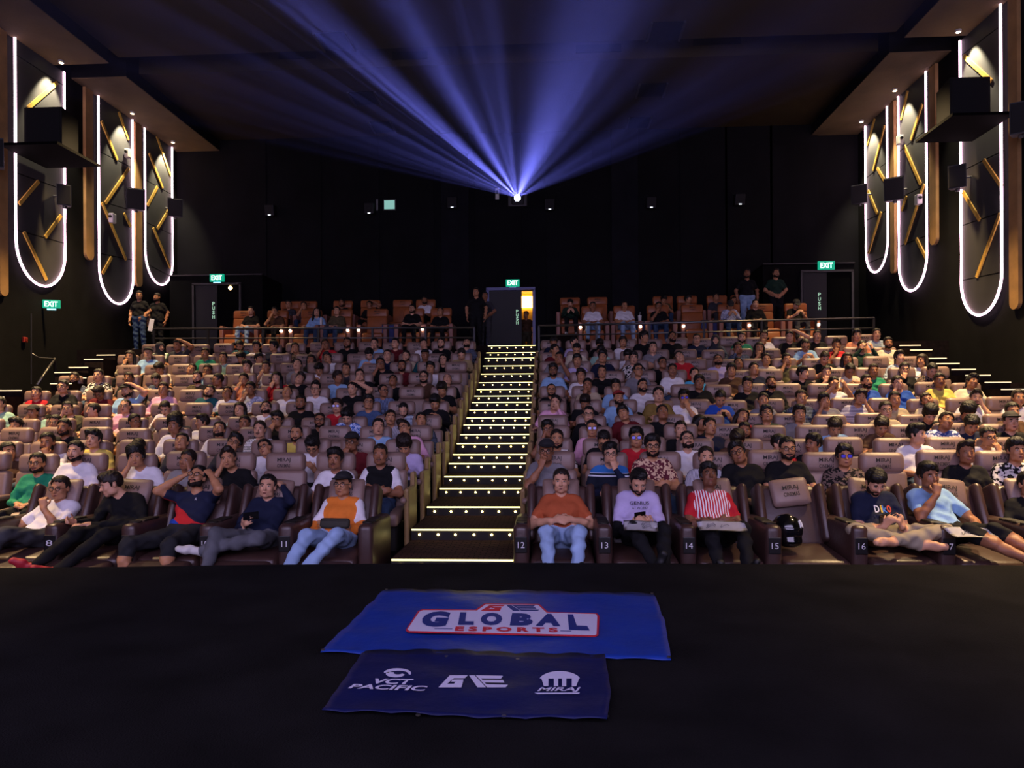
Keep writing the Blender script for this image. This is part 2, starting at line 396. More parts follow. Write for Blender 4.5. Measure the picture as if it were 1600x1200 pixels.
u_panel(1, 1452, 1408, 454, [((510, 560), (600, 488)), ((508, 740), (605, 690)), ((510, 920), (610, 880))],
        [((545, 525), (588, 390)), ((520, 548), (582, 690)), ((522, 915), (595, 690)), ((566, 895), (604, 970)), ((510, 790), (528, 735)), ((508, 450), (533, 340))], 'in the middle')
u_panel(1, 1390.5, 1356, 425, [((378, 665), (450, 610)), ((380, 825), (452, 790)), ((385, 985), (450, 960))],
        [((402, 640), (445, 470)), ((418, 630), (445, 675)), ((383, 715), (418, 800)), ((384, 950), (433, 795)), ((380, 545), (408, 445))], 'nearest the back')
# wood battens with rounded lower ends between the panels
def batten(side, c0, c1, which):
    W = WL if side < 0 else WR; sg_ = 1 if side < 0 else -1; wp = wl if side < 0 else wr; cr = Lc if side < 0 else Rc
    (x0, y0), (x1, y1) = c0, c1
    ya, yb = wp(*cr(x0, y1))[0], wp(*cr(x1, y1))[0]; zb = wp(*cr((x0 + x1) / 2, y1))[1]; zt = min(SOF, wp(*cr((x0 + x1) / 2, y0))[1]) if y0 > 0 else SOF
    r = abs(yb - ya) / 2; yc = (ya + yb) / 2
    p = [Vector((0, r * math.cos(a), r + r * math.sin(a))) for a in [PI + PI * i / 10 for i in range(11)]] + [Vector((0, r, zt - zb)), Vector((0, -r, zt - zb))]
    o = ob('wood_batten', B().prism(p, (sg_ * 0.08, 0, 0)).mesh(), None, woodm, loc=(W + sg_ * .004, yc, zb))
    tag(o, 'tall wood batten with rounded lower end on the %s wall, %s' % ('left' if side < 0 else 'right', which), 'batten', 'wood battens on the side walls')
batten(-1, (-12, 115), (19, 1110), 'nearest the stage'); batten(-1, (313, 335), (342, 975), 'in the middle'); batten(-1, (501, 460), (525, 1075), 'nearest the back')
batten(1, (470, 380), (486, 1025), 'nearest the back'); batten(1, (618, 245), (643, 918), 'in the middle'); batten(1, (920, -30), (955, 1160), 'nearest the stage')

# ------------------------------------------------------------------ loudspeakers on the side walls
cabm = plain('speaker_cabinet', '#121213', 0.55, spec=0.4); grm = plain('speaker_grille', '#060607', 0.8); metm = plain('bracket_grey', '#7a7a78', 0.4, metal=0.8)
glintm = glow('badge_glint', (0.9, 0.95, 1.0), 2.5)  # painted glint: glowing badge stands in for the sparkle on the rear cabinets
def speaker(side, px, py, wpx, hpx, label, big=False):
    W = WL if side < 0 else WR; sg_ = 1 if side < 0 else -1
    X = W + sg_ * (0.75 if big else 0.42); p = at_x(px, py, X)
    k = (p.y) / F; hh = hpx * k; ww = wpx * k
    root = empty('wall_speaker', p, 0 if big else sg_ * math.radians(28)); tag(root, label, 'loudspeaker', 'loudspeakers on the side walls')
    root.rotation_euler = (math.radians(8) if not big else 0, 0, sg_ * (0.55 if not big else 0.0))
    b = B(); d = 0.4 if not big else 0.75
    b.prism([Vector((-ww / 2, -d / 2, -hh / 2)), Vector((ww / 2, -d / 2, -hh / 2)), Vector((ww * .36, d / 2, -hh / 2)), Vector((-ww * .36, d / 2, -hh / 2))], (0, 0, hh))
    ob('cabinet', b.mesh(), root, cabm)
    ob('grille', B().box((0, -d / 2 - 0.008, 0), (ww * .92, 0.02, hh * .92), 0.01).mesh(), root, grm)
    ob('bracket', B().cyl((0, d / 2 - .02, 0), (-sg_ * 0.3, d / 2 + 0.12, 0), 0.025, n=8).cyl((0, 0, -hh / 2), (0, 0, -hh / 2 - 0.06), 0.05, n=8).mesh(), root, metm)
    if big:
        ob('shelf', B().box((0, -0.1, -hh / 2 - 0.05), (ww * 1.5, 1.5, 0.06)).mesh(), root, hole)
speaker(-1, 85, 210, 62, 66, 'large black loudspeaker on a shelf in the nearest left panel', True)
speaker(-1, 101, 306, 20, 33, 'small black loudspeaker beside the nearest left panel')
speaker(-1, 212, 312, 27, 33, 'small black loudspeaker on the middle left panel edge')
speaker(-1, 273, 325, 22, 28, 'small black loudspeaker on the rearmost left panel edge')
speaker(1, 1500, 166, 58, 64, 'large black loudspeaker on a shelf in the nearest right panel', True)
speaker(1, 1496, 277, 24, 34, 'small black loudspeaker beside the nearest right panel')
speaker(1, 1398, 296, 27, 34, 'small black loudspeaker on the middle right panel edge')
speaker(1, 1344, 304, 22, 28, 'small black loudspeaker on the rearmost right panel edge')
speaker(1, 1596, 186, 30, 46, 'black loudspeaker cut off by the right edge of the picture')
speaker(-1, -6, 240, 24, 46, 'black loudspeaker cut off by the left edge of the picture')
whitep = plain('white_plastic', '#c9c7c0', 0.5)
for side, px, py, lab in ((-1, 175.5, 341, 'small white sensor box on the middle left panel'), (1, 1435, 312, 'small white sensor box on the middle right panel'),
                          (-1, 200, 240, 'small grey camera on the middle left panel edge'), (1, 1406, 219, 'small grey camera on the middle right panel edge')):
    W = WL if side < 0 else WR; sg_ = 1 if side < 0 else -1; p = at_x(px, py, W + sg_ * 0.16)
    root = empty('wall_sensor', p); tag(root, lab, 'sensor')
    ob('housing', B().box((0, 0, 0), (0.14, 0.16, 0.26), 0.02).mesh(), root, whitep)
    ob('lens', B().cyl((0, -0.08, 0.04), (0, -0.12, 0.02), 0.04, n=10).mesh(), root, grm)

# ------------------------------------------------------------------ exits and doors at the back
green = glow('exit_green', (0.02, 0.55, 0.42), 1.3); white_e = glow('exit_letters', (0.85, 1.0, 0.95), 3.0); glowstrip = glow('exit_underlight', (0.55, 0.85, 1.0), 3.0)
exit_me = fit_text(text_mesh('EXIT', 0.012), 0.33, 0.15); exit_me.materials.append(white_e)
box_e = B().box((0, 0.03, 0), (0.44, 0.06, 0.23), 0.008).mesh(); box_e.materials.append(green)
und_e = B().box((0, 0.03, -0.15), (0.22, 0.04, 0.035)).mesh(); und_e.materials.append(glowstrip)
def exit_sign(p, label, rz=0.0, s=1.0):
    root = empty('exit_sign', p, rz); root.scale = (s, s, s); tag(root, label, 'sign', 'green exit signs')
    ob('sign_box', box_e, root); ob('under_light', und_e, root)
    ob('lettering', exit_me, root, loc=(0, -0.006, 0), rot=(PI / 2, 0, 0))
exit_sign(at_y(801, 442, YB - 0.12), 'green exit sign above the half-open centre door')
BKY = 21.3
exit_sign(at_y(338.5, 434, BKY - 0.1), 'green exit sign above the left rear door')
exit_sign(at_y(1291.5, 414.5, BKY - 0.1), 'green exit sign above the right rear door', s=1.08)
pe = at_x(80, 475, WL + 0.2); exit_sign(pe, 'green exit sign low on the left side wall', rz=0.35, s=0.85)
framem = plain('door_frame_grey', '#3c3a38', 0.5); leafm = plain('door_leaf_black', '#141415', 0.6)
pushm = glow('push_letters', (0.75, 0.95, 0.8), 0.7)
def letters(txt, p, h, parent=None):
    """vertical lettering"""
    for i, ch in enumerate(txt):
        me = fit_text(text_mesh(ch, 0.01), h * 0.55, h * 0.78); me.materials.append(pushm)
        ob('push_letter', me, parent, loc=(p[0], p[1], p[2] - i * h), rot=(PI / 2, 0, 0))
def bulkhead(xa, xb, topy, dx0, dx1, dtopy, push, n, word):
    a = at_y(xa, topy, BKY); b_ = at_y(xb, topy, BKY); X0 = min(a.x, b_.x); X1 = max(a.x, b_.x); zt = a.z
    wob = struct('wall_exit_%d' % n, B().box(((X0 + X1) / 2, BKY + 0.8, (zt + PLAT) / 2), (X1 - X0, 1.6, zt - PLAT)).mesh(), black, 'low black wall round the %s rear exit' % word)
    ob('ledge', B().box(((X0 + X1) / 2, BKY - 0.02, zt), (X1 - X0, 0.05, 0.03)).mesh(), wob, framem)
    d0 = at_y(dx0, dtopy, BKY); d1 = at_y(dx1, dtopy, BKY); h = d0.z - PLAT; w_ = d1.x - d0.x
    root = empty('door_%d' % n, ((d0.x + d1.x) / 2, BKY - 0.03, PLAT)); tag(root, 'black %s rear exit door marked push' % word, kind='structure')
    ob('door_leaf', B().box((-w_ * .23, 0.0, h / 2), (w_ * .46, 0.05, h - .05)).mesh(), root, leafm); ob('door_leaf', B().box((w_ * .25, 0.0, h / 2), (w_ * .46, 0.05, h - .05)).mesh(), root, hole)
    for s_ in (-1, 1): ob('door_jamb', B().box((s_ * w_ / 2, -0.03, h / 2), (0.06, 0.1, h)).mesh(), root, framem)
    ob('door_head', B().box((0, -0.03, h), (w_ + .06, 0.1, 0.06)).mesh(), root, framem)
    pp = at_y(push[0], push[1], BKY - 0.07) - root.location; letters('PUSH', (pp.x, -0.035, pp.z), 0.135, root)
bulkhead(265, 410, 431, 304, 377, 445, (333.5, 474.5), 2, 'left'); bulkhead(1192, 1335, 413, 1251, 1330, 425, (1280.5, 460), 3, 'right')
pl = at_y(361, 449, BKY - 0.02); dlo = ob('door_spotlight', B().cyl((0, .03, 0), (0, -.06, -.03), 0.05, 0.06, 12).mesh(), None, glow('door_spot', (1, 0.85, 0.6), 8), loc=pl); tag(dlo, 'small bright spotlight over the left rear door', 'spotlight')
# centre door: one leaf shut, the other standing open onto a bright corridor
root = empty('door_1', ((dl + dr) / 2, YB - 0.02, PLAT)); tag(root, 'half-open black double door at the top of the stairs', kind='structure')
hD = dtop - PLAT; wD = dr - dl; xo = at_y(815, 480, YB).x
ob('door_leaf', B().box(((dl + xo) / 2 - (dl + dr) / 2, 0, hD / 2), (xo - dl, 0.06, hD)).mesh(), root, leafm)
blue = glow('door_frame_bluish', '#4a52a0', 0.12) if False else plain('door_frame_blue_grey', '#5a5f96', 0.45)
for s_ in (-1, 1): ob('door_jamb', B().box((s_ * (wD / 2 + .03), -0.05, hD / 2), (0.09, 0.12, hD)).mesh(), root, blue)
ob('door_head', B().box((0, -0.05, hD + .02), (wD + .15, 0.12, 0.09)).mesh(), root, blue)
pp = at_y(808, 486, YB - 0.1) - root.location; letters('PUSH', (pp.x, -0.04, pp.z), 0.125, root)
cm = plain('corridor_wall', '#c9a24e', 0.7)
cor = B(); x0 = dl - 0.3; x1 = dr + 0.5; z0 = PLAT; z1 = dtop + 0.4
cor.box(((x0 + x1) / 2, YB + 3.3, (z0 + z1) / 2), (x1 - x0, 0.1, z1 - z0)); cor.box((x0, YB + 1.8, (z0 + z1) / 2), (0.1, 3.0, z1 - z0)); cor.box((x1, YB + 1.8, (z0 + z1) / 2), (0.1, 3.0, z1 - z0))
cor.box(((x0 + x1) / 2, YB + 1.8, z0 - .05), (x1 - x0, 3.0, 0.1)); cor.box(((x0 + x1) / 2, YB + 1.8, z1 + .05), (x1 - x0, 3.0, 0.1))
struct('wall_corridor', cor.mesh(), cm, 'yellow lit corridor behind the centre door')
cl_ = ob('corridor_lamp', B().box((0, 0, 0), (0.9, 0.06, 0.42), 0.03).mesh(), None, glow('corridor_lamp', (1.0, 0.82, 0.45), 9), loc=at_y(824, 472, YB + 3.15)); tag(cl_, 'bright warm lamp seen through the open centre door', 'lamp')

# ------------------------------------------------------------------ railings along the platform edge
railm = plain('rail_metal', '#6a6864', 0.35, metal=0.8); postm = plain('rail_post_dark', '#1d1c1c', 0.5, metal=0.3)
def railing(label, a, b, low, posts, Y):
    A = at_y(*a, Y); Bp = at_y(*b, Y); root = empty('railing', ((A.x + Bp.x) / 2, Y, PLAT)); tag(root, label, 'railing', 'metal railings along the platform')
    o = root.location
    ob('top_rail', B().cyl(A - o, Bp - o, 0.028, n=10).mesh(smooth=True), root, railm)
    dz = Vector((0, 0, -low)); ob('lower_rail', B().cyl(A - o + dz, Bp - o + dz, 0.02, n=8).mesh(smooth=True), root, railm)
    for px in posts:
        p = at_y(px, a[1], Y); zt = A.z + (Bp.z - A.z) * (p.x - A.x) / (Bp.x - A.x)
        ob('rail_post', B().box((p.x - o.x, 0, (zt + PLAT - .35) / 2 - o.z), (0.05, 0.05, zt - PLAT + .35)).mesh(), root, postm)
railing('grey railing along the platform edge left of the centre stairs', (240, 514), (742, 512), 0.25, (241, 325, 411, 497, 582, 665, 741), 17.9)
railing('grey railing along the platform edge right of the centre stairs', (842, 509), (1366, 497), 0.25, (842, 932, 1015, 1100, 1190, 1275, 1365), 17.9)
# handrail by the left entrance
root = empty('handrail', at_x(70, 600, WL + 1.2)); tag(root, 'bent metal handrail by the dark left entrance', 'handrail'); o = root.location
q = [at_x(49, 600, WL + 1.2), at_x(49, 490, WL + 1.2)]; ob('rail_post', B().cyl(q[0] - o, q[1] - o, 0.014, n=8).mesh(), root, postm)
q = [at_x(58, 602, WL + 1.2), at_x(85, 561, WL + 1.2), at_x(88, 606, WL + 1.2)]; ob('rail_bar', B().tube([v - o for v in q], 0.035, 8).mesh(smooth=True), root, railm)
q = [at_x(50, 553, WL + 1.2), at_x(60, 559, WL + 1.2), at_x(85, 561, WL + 1.2)]; ob('rail_bar', B().tube([v - o for v in q], 0.02, 8).mesh(smooth=True), root, railm)
p = at_x(38, 531, WL + 0.02)
root = empty('call_point', p); tag(root, 'small red fire call point on the left wall', 'call point'); ob('casing', B().box((0.02, 0, 0), (0.05, 0.12, 0.12), 0.01).mesh(), root, plain('red_plastic', '#b5321f', 0.5)); ob('push_face', B().box((0.05, 0, 0), (0.02, 0.07, 0.07)).mesh(), root, plain('red_plastic_dark', '#7a1f14', 0.5))

# ------------------------------------------------------------------ fittings on the back wall
for i, (px, py) in enumerate(((423, 329), (578, 326), (707, 317), (859, 320), (1017, 317), (1155, 312))):
    p = at_y(px, py, YB - 0.25); root = empty('back_wall_speaker', p); tag(root, 'small black loudspeaker on the back wall, %s from the left' % ORD[i + 1], 'loudspeaker', 'loudspeakers on the back wall')
    root.rotation_euler = (math.radians(12), 0, 0)
    ob('cabinet', B().box((0, 0, 0), (0.30, 0.3, 0.34), 0.02).mesh(), root, cabm); ob('grille', B().box((0, -0.152, 0.02), (0.27, 0.02, 0.27)).mesh(), root, grm); ob('badge', B().box((0, -0.158, -0.145), (0.08, 0.012, 0.028)).mesh(), root, glintm)
p = at_y(608.5, 320, YB - 0.1); root = empty('control_window', p); tag(root, 'small lit window high on the back wall', 'window')
ob('pane', B().box((0, 0, 0), (0.34, 0.03, 0.28)).mesh(), root, glow('window_pale', (0.55, 0.78, 0.72), 0.75)); ob('window_frame', B().box((0, 0.03, 0), (0.42, 0.04, 0.36)).mesh(), root, framem); ob('shutter', B().box((-0.4, 0, 0), (0.04, 0.05, 0.36)).mesh(), root, plain('shutter_grey', '#8a8a88', 0.5))
p = at_y(777, 303, YB - 0.1); root = empty('wall_monitor', p); tag(root, 'narrow pale device on the back wall beside the projector window', 'device')
ob('casing', B().box((0, 0, 0), (0.12, 0.06, 0.36), 0.01).mesh(), root, whitep); ob('display', B().box((0, -0.035, 0.05), (0.08, 0.01, 0.12)).mesh(), root, grm)
# projector behind its port
PJ = at_y(808.5, 310, YB - 0.25)
root = empty('projector', PJ); tag(root, 'bright projector lens in its port high on the back wall', 'projector')
ob('port_frame', B().box((0, 0.15, 0.0), (0.62, 0.1, 0.44), 0.02).mesh(), root, framem)
ob('housing', B().box((0, 0.1, -0.02), (0.4, 0.1, 0.3), 0.03).mesh(), root, cabm)
ob('lens_barrel', B().cyl((0, 0.06, 0), (0, -0.04, 0), 0.12, 0.12, 20).mesh(), root, cabm)
ob('lens', B().ell((0, -0.045, 0), (0.1, 0.02, 0.1), 16, 8).mesh(smooth=True), root, glow('lens_light', (0.80, 0.84, 1.0), 60))

# ------------------------------------------------------------------ the beam: hazy air lit by the projector
SB, ST, SW, SY = 2.5, 8.6, 7.8, -3.0
t = (PJ.y - 0.3 - SY) / (PJ.y - SY)
def sect(f_):
    """section of the beam at fraction f_ from the lens to the screen"""
    return [Vector((PJ.x + (X - PJ.x) * f_, PJ.y + (SY - PJ.y) * f_, PJ.z + (Z - PJ.z) * f_)) for X, Z in ((-SW, SB), (SW, SB), (SW, ST), (-SW, ST))]
hz = B(); r0 = [hz.bm.verts.new(v) for v in sect(0.006)]; r1 = [hz.bm.verts.new(v) for v in sect(0.985)]
hz.bm.faces.new(r0); hz.bm.faces.new(r1[::-1])
for i in range(4): hz.bm.faces.new((r0[i], r1[i], r1[(i + 1) % 4], r0[(i + 1) % 4]))
m = bpy.data.materials.new('beam_haze'); m.use_nodes = True; nt = m.node_tree; nt.nodes.remove(nt.nodes['Principled BSDF'])
vs = nt.nodes.new('ShaderNodeVolumeScatter'); vs.inputs['Density'].default_value = HAZE; vs.inputs['Anisotropy'].default_value = 0.55
nt.links.new(vs.outputs['Volume'], nt.nodes['Material Output'].inputs['Volume'])
hzo = ob('beam_haze', hz.mesh(), None, m); tag(hzo, 'hazy air lit blue by the projector beam', 'haze', kind='stuff')
tgt = Vector(((0), SY, (SB + ST) / 2)); d = tgt - PJ
sp = lamp('SPOT', 'projector_light', PJ + d.normalized() * 0.12, BEAM_POWER, (0.18, 0.19, 1.0), spot_size=math.radians(44), spot_blend=0.15, shadow_soft_size=0.0)
sp.rotation_euler = d.to_track_quat('-Z', 'Y').to_euler()
L_ = sp.data; L_.use_nodes = True; nt = L_.node_tree; em = nt.nodes['Emission']
tc = nt.nodes.new('ShaderNodeTexCoord'); sep = nt.nodes.new('ShaderNodeSeparateXYZ'); nt.links.new(tc.outputs['Normal'], sep.inputs[0])
def math_n(op, a, b=None, bv=None):
    n = nt.nodes.new('ShaderNodeMath'); n.operation = op; nt.links.new(a, n.inputs[0])
    if b is not None: nt.links.new(b, n.inputs[1])
    elif bv is not None: n.inputs[1].default_value = bv
    return n.outputs[0]
ux = math_n('DIVIDE', sep.outputs[0], sep.outputs[2]); uy = math_n('DIVIDE', sep.outputs[1], sep.outputs[2])
cb = nt.nodes.new('ShaderNodeCombineXYZ'); nt.links.new(ux, cb.inputs[0]); nt.links.new(uy, cb.inputs[1])
bpy.context.view_layer.update()
c0 = sp.matrix_world.inverted() @ Vector((0.6, SY, SB - 1.6))        # made-up ray pattern that streaks the beam, fanning from below the screen
sx_ = math_n('SUBTRACT', ux, bv=c0.x / c0.z); sy_ = math_n('SUBTRACT', uy, bv=c0.y / c0.z)
ang = math_n('ARCTAN2', sy_, sx_)
acc = None
for sc_, lo, hi, dim, wv_ in ((2.6, 0.40, 0.62, 0.93, 3.1), (11.0, 0.36, 0.62, 0.82, 7.7), (52.0, 0.38, 0.60, 0.65, 1.3)):
    cb2 = nt.nodes.new('ShaderNodeCombineXYZ'); nt.links.new(ang, cb2.inputs[0]); cb2.inputs[1].default_value = wv_
    ns = nt.nodes.new('ShaderNodeTexNoise'); ns.noise_dimensions = '2D'; ns.inputs['Scale'].default_value = sc_; ns.inputs['Detail'].default_value = 1.0
    nt.links.new(cb2.outputs[0], ns.inputs['Vector'])
    mr = nt.nodes.new('ShaderNodeMapRange'); mr.inputs['From Min'].default_value = lo; mr.inputs['From Max'].default_value = hi; mr.inputs['To Min'].default_value = 1 - dim; mr.inputs['To Max'].default_value = 1.0
    nt.links.new(ns.outputs['Fac'], mr.inputs['Value'])
    acc = mr.outputs[0] if acc is None else math_n('MULTIPLY', acc, mr.outputs[0])
for comp, half in ((ux, SW / d.length), (uy, (ST - SB) / 2 / d.length)):       # the picture is a rectangle
    ab = nt.nodes.new('ShaderNodeMath'); ab.operation = 'ABSOLUTE'; nt.links.new(comp, ab.inputs[0])
    acc = math_n('MULTIPLY', acc, math_n('LESS_THAN', ab.outputs[0], bv=half))
nt.links.new(acc, em.inputs['Strength'])
# ------------------------------------------------------------------ figures: smooth distance fields meshed as one surface
class Field:
    def __init__(s, lo, hi, h):
        s.lo = np.array(lo, np.float32); s.h = h
        s.n = np.ceil((np.array(hi) - np.array(lo)) / h).astype(int) + 1
        s.d = np.full(tuple(s.n), 1.0, np.float32); s.prims = []
    def _sub(s, lo, hi):
        a = np.clip(np.floor((np.array(lo) - s.lo) / s.h).astype(int), 0, s.n - 1); b = np.clip(np.ceil((np.array(hi) - s.lo) / s.h).astype(int) + 1, 1, s.n)
        ax = [s.lo[i] + s.h * np.arange(a[i], b[i], dtype=np.float32) for i in range(3)]
        X = np.stack(np.meshgrid(*ax, indexing='ij'), -1)
        return tuple(slice(a[i], b[i]) for i in range(3)), X
    def _put(s, sl, q, k, sub=False):
        if q.size == 0: return
        d = s.d[sl]
        if sub:
            s.d[sl] = np.maximum(d, -q); return
        if k > 0:
            hh = np.maximum(k - np.abs(d - q), 0) / k; s.d[sl] = np.minimum(d, q) - hh * hh * k * 0.25
        else: s.d[sl] = np.minimum(d, q)
    @staticmethod
    def dist(pr, X):
        if pr[0] == 'c':
            _, a, b, r0, r1 = pr[:5]; ba = b - a; pa = X - a; L2 = max(float(ba @ ba), 1e-9)
            t = np.clip((pa @ ba) / L2, 0, 1); return np.linalg.norm(pa - t[..., None] * ba, axis=-1) - (r0 + (r1 - r0) * t)
        _, c, r, Rm = pr[:4]; q = ((X - c) @ Rm) / r; k0 = np.linalg.norm(q, axis=-1); k1 = np.linalg.norm(q / r, axis=-1)
        return k0 * (k0 - 1.0) / np.maximum(k1, 1e-6)
    def cap(s, a, b, r0, r1=None, tag=0, k=0.03):
        a = np.array(a, np.float32); b = np.array(b, np.float32); r1 = r0 if r1 is None else r1; m = max(r0, r1) + k + 2 * s.h
        pr = ('c', a, b, r0, r1); s.prims.append((pr, tag)); sl, X = s._sub(np.minimum(a, b) - m, np.maximum(a, b) + m); s._put(sl, s.dist(pr, X), k)
    def ell(s, c, r, R=None, tag=0, k=0.015, sub=False):
        c = np.array(c, np.float32); r = np.array(r, np.float32); R = np.eye(3, dtype=np.float32) if R is None else np.array(R, np.float32); m = float(r.max()) + k + 2 * s.h
        pr = ('e', c, r, R)
        if not sub: s.prims.append((pr, tag))
        sl, X = s._sub(c - m, c + m); s._put(sl, s.dist(pr, X), k, sub)
    def mesh(s, name, ntags=0):
        D = s.d; ins = D < 0; n = s.n
        c = np.zeros(tuple(n - 1), np.int8)
        for i in (0, 1):
            for j in (0, 1):
                for k in (0, 1): c += ins[i:n[0] - 1 + i, j:n[1] - 1 + j, k:n[2] - 1 + k]
        act = (c > 0) & (c < 8); idx = np.argwhere(act); m = len(idx)
        vid = np.full(act.shape, -1, np.int32); vid[act] = np.arange(m)
        acc = np.zeros((m, 3), np.float32); cnt = np.zeros(m, np.float32)
        cs = [np.array((i, j, k)) for i in (0, 1) for j in (0, 1) for k in (0, 1)]
        for p in cs:
            for axx in range(3):
                if p[axx]: continue
                q = p.copy(); q[axx] = 1
                da = D[idx[:, 0] + p[0], idx[:, 1] + p[1], idx[:, 2] + p[2]]; db = D[idx[:, 0] + q[0], idx[:, 1] + q[1], idx[:, 2] + q[2]]
                x = (da < 0) != (db < 0); t = np.where(x, da / np.where(da == db, 1, da - db), 0)
                pos = np.repeat(p[None].astype(np.float32), m, 0); pos[:, axx] += t
                acc[x] += pos[x]; cnt[x] += 1
        V = s.lo + s.h * (idx + acc / np.maximum(cnt, 1)[:, None])
        Q = []
        for axx in range(3):
            o1, o2 = [(1, 2), (2, 0), (0, 1)][axx]
            sl0 = [slice(1, None)] * 3; sl0[axx] = slice(0, None)
            A = ins; s0 = [slice(1, n[i] - 1) for i in range(3)]; s1 = list(s0); s0[axx] = slice(0, n[axx] - 1); s1[axx] = slice(1, n[axx])
            a, b = A[tuple(s0)], A[tuple(s1)]; e = np.argwhere(a != b)
            fl = a[tuple(e.T)]
            base = e.copy(); base[:, o1] += 1; base[:, o2] += 1
            def v(d1, d2):
                g = base.copy(); g[:, o1] -= d1; g[:, o2] -= d2; return vid[g[:, 0], g[:, 1], g[:, 2]]
            q = np.stack([v(1, 1), v(0, 1), v(0, 0), v(1, 0)], 1); q[~fl] = q[~fl][:, ::-1]; Q.append(q)
        Q = np.concatenate(Q); Q = Q[(Q >= 0).all(1)]
        me = bpy.data.meshes.new(name); me.vertices.add(m); me.vertices.foreach_set('co', V.ravel())
        me.loops.add(len(Q) * 4); me.loops.foreach_set('vertex_index', Q.ravel().astype(np.int32))
        me.polygons.add(len(Q)); me.polygons.foreach_set('loop_start', np.arange(0, len(Q) * 4, 4, dtype=np.int32))
        try: me.polygons.foreach_set('loop_total', np.full(len(Q), 4, np.int32))
        except Exception: pass
        me.polygons.foreach_set('use_smooth', np.ones(len(Q), bool))
        if ntags:
            fc = V[Q].mean(1); best = np.full(len(fc), 9.0, np.float32); bt = np.zeros(len(fc), np.int32)
            for pr, tg in s.prims:
                dd = s.dist(pr, fc); w_ = dd < best; best[w_] = dd[w_]; bt[w_] = tg
            me.polygons.foreach_set('material_index', bt)
            # slide vertices on a garment edge onto the true edge so that hems end cleanly
            lo_ = np.full(m, 99, np.int32); hi_ = np.full(m, -1, np.int32)
            for c_ in range(4): np.minimum.at(lo_, Q[:, c_], bt); np.maximum.at(hi_, Q[:, c_], bt)
            for A_t in range(ntags):
                for B_t in range(A_t + 1, ntags):
                    ids = np.where((lo_ == A_t) & (hi_ == B_t))[0]
                    if len(ids) == 0: continue
                    pa = [p for p, t in s.prims if t == A_t]; pb = [p for p, t in s.prims if t == B_t]
                    def gap(X): return np.min([s.dist(p, X) for p in pa], 0) - np.min([s.dist(p, X) for p in pb], 0)
                    for it in range(2):
                        P0 = V[ids]; g0 = gap(P0); e_ = 0.002
                        G = np.stack([(gap(P0 + np.eye(3, dtype=np.float32)[i] * e_) - g0) / e_ for i in range(3)], 1)
                        st = G * (g0 / np.maximum((G * G).sum(1), 0.05))[:, None]; ln = np.linalg.norm(st, axis=1)
                        st *= np.minimum(1, 0.55 * s.h / np.maximum(ln, 1e-6))[:, None]; V[ids] = P0 - st
            me.vertices.foreach_set('co', V.astype(np.float32).ravel())
        me.update(calc_edges=True); me.validate()
        return me

V3 = lambda *a: np.array(a, np.float32)
def nrm(v): v = np.array(v, np.float32); return v / max(1e-6, float(np.linalg.norm(v)))
def rotm(axis, ang):
    return np.array(Matrix.Rotation(ang, 3, Vector([float(x) for x in axis])), np.float32)
# tags: 0 skin, 1 shirt, 2 trousers, 3 shoes, 4 forearm or long sleeve, 5 upper sleeve
def hand(f, W, d, n, curl, thumb, k=0.005):
    """palm, four bent fingers of different length and a thumb leaving the side of the palm"""
    d = nrm(d); n = nrm(n - d * float(np.dot(n, d))); s_ = np.cross(n, d)
    W = np.array(W, np.float32)
    for o in (-0.026, -0.009, 0.009, 0.026): f.cap(W + s_ * o * 0.55, W + d * 0.085 + s_ * o, 0.0165, 0.0135, 0, 0.012)
    for o, L, in ((-0.031, 0.058), (-0.0105, 0.075), (0.0105, 0.08), (0.031, 0.07)):
        o *= thumb; p = W + d * 0.085 + s_ * o; dd = d + s_ * o * 1.6; dd = nrm(dd); ax = np.cross(dd, n)
        r = 0.0098
        for j, part in enumerate((0.42, 0.32, 0.26)):
            dd = rotm(ax, curl * (0.7, 1.0, 0.8)[j]) @ dd; q = p + dd * L * part; f.cap(p, q, r, r - 0.0008, 0, k); p = q; r -= 0.0008
    tb = W + d * 0.025 + s_ * 0.026 * thumb; t1 = tb + nrm(d * 0.75 + s_ * thumb * 0.75 + n * 0.35) * 0.042; t2 = t1 + nrm(d * 0.95 + s_ * thumb * 0.15 + n * 0.5) * 0.034
    f.cap(tb, t1, 0.0145, 0.012, 0, 0.008); f.cap(t1, t2, 0.012, 0.0095, 0, k)

HEAD_K = 0.012
def head(f, c, R):
    """head around its centre; the face looks along the local -Y"""
    g = lambda *v: c + R @ V3(*v)
    E_ = lambda p, r, k=HEAD_K, sub=False: f.ell(g(*p), r, R, 0, k, sub)
    E_((0, 0.012, 0.032), (0.076, 0.094, 0.086)); E_((0, -0.028, -0.030), (0.062, 0.064, 0.078), 0.03); E_((0, -0.066, -0.092), (0.028, 0.022, 0.020), 0.03)
    for s_ in (-1, 1):
        E_((s_ * 0.036, -0.066, -0.026), (0.024, 0.022, 0.026), 0.02); E_((s_ * 0.076, 0.010, -0.008), (0.010, 0.020, 0.031), 0.008); E_((s_ * 0.048, -0.02, -0.072), (0.020, 0.04, 0.030), 0.02)
        E_((s_ * 0.031, -0.103, 0.006), (0.017, 0.013, 0.012), 0, True)
    f.cap(g(-0.036, -0.080, 0.028), g(0.036, -0.080, 0.028), 0.011, 0.011, 0, 0.012)
    f.cap(g(0, -0.092, 0.012), g(0, -0.113, -0.030), 0.008, 0.0125, 0, 0.012)
    for s_ in (-1, 1): E_((s_ * 0.0115, -0.101, -0.033), (0.0085, 0.011, 0.0075), 0.006)
    f.cap(g(-0.018, -0.090, -0.060), g(0.018, -0.090, -0.060), 0.0075, 0.0075, 0, 0.006); f.cap(g(-0.015, -0.088, -0.070), g(0.015, -0.088, -0.070), 0.008, 0.008, 0, 0.006)

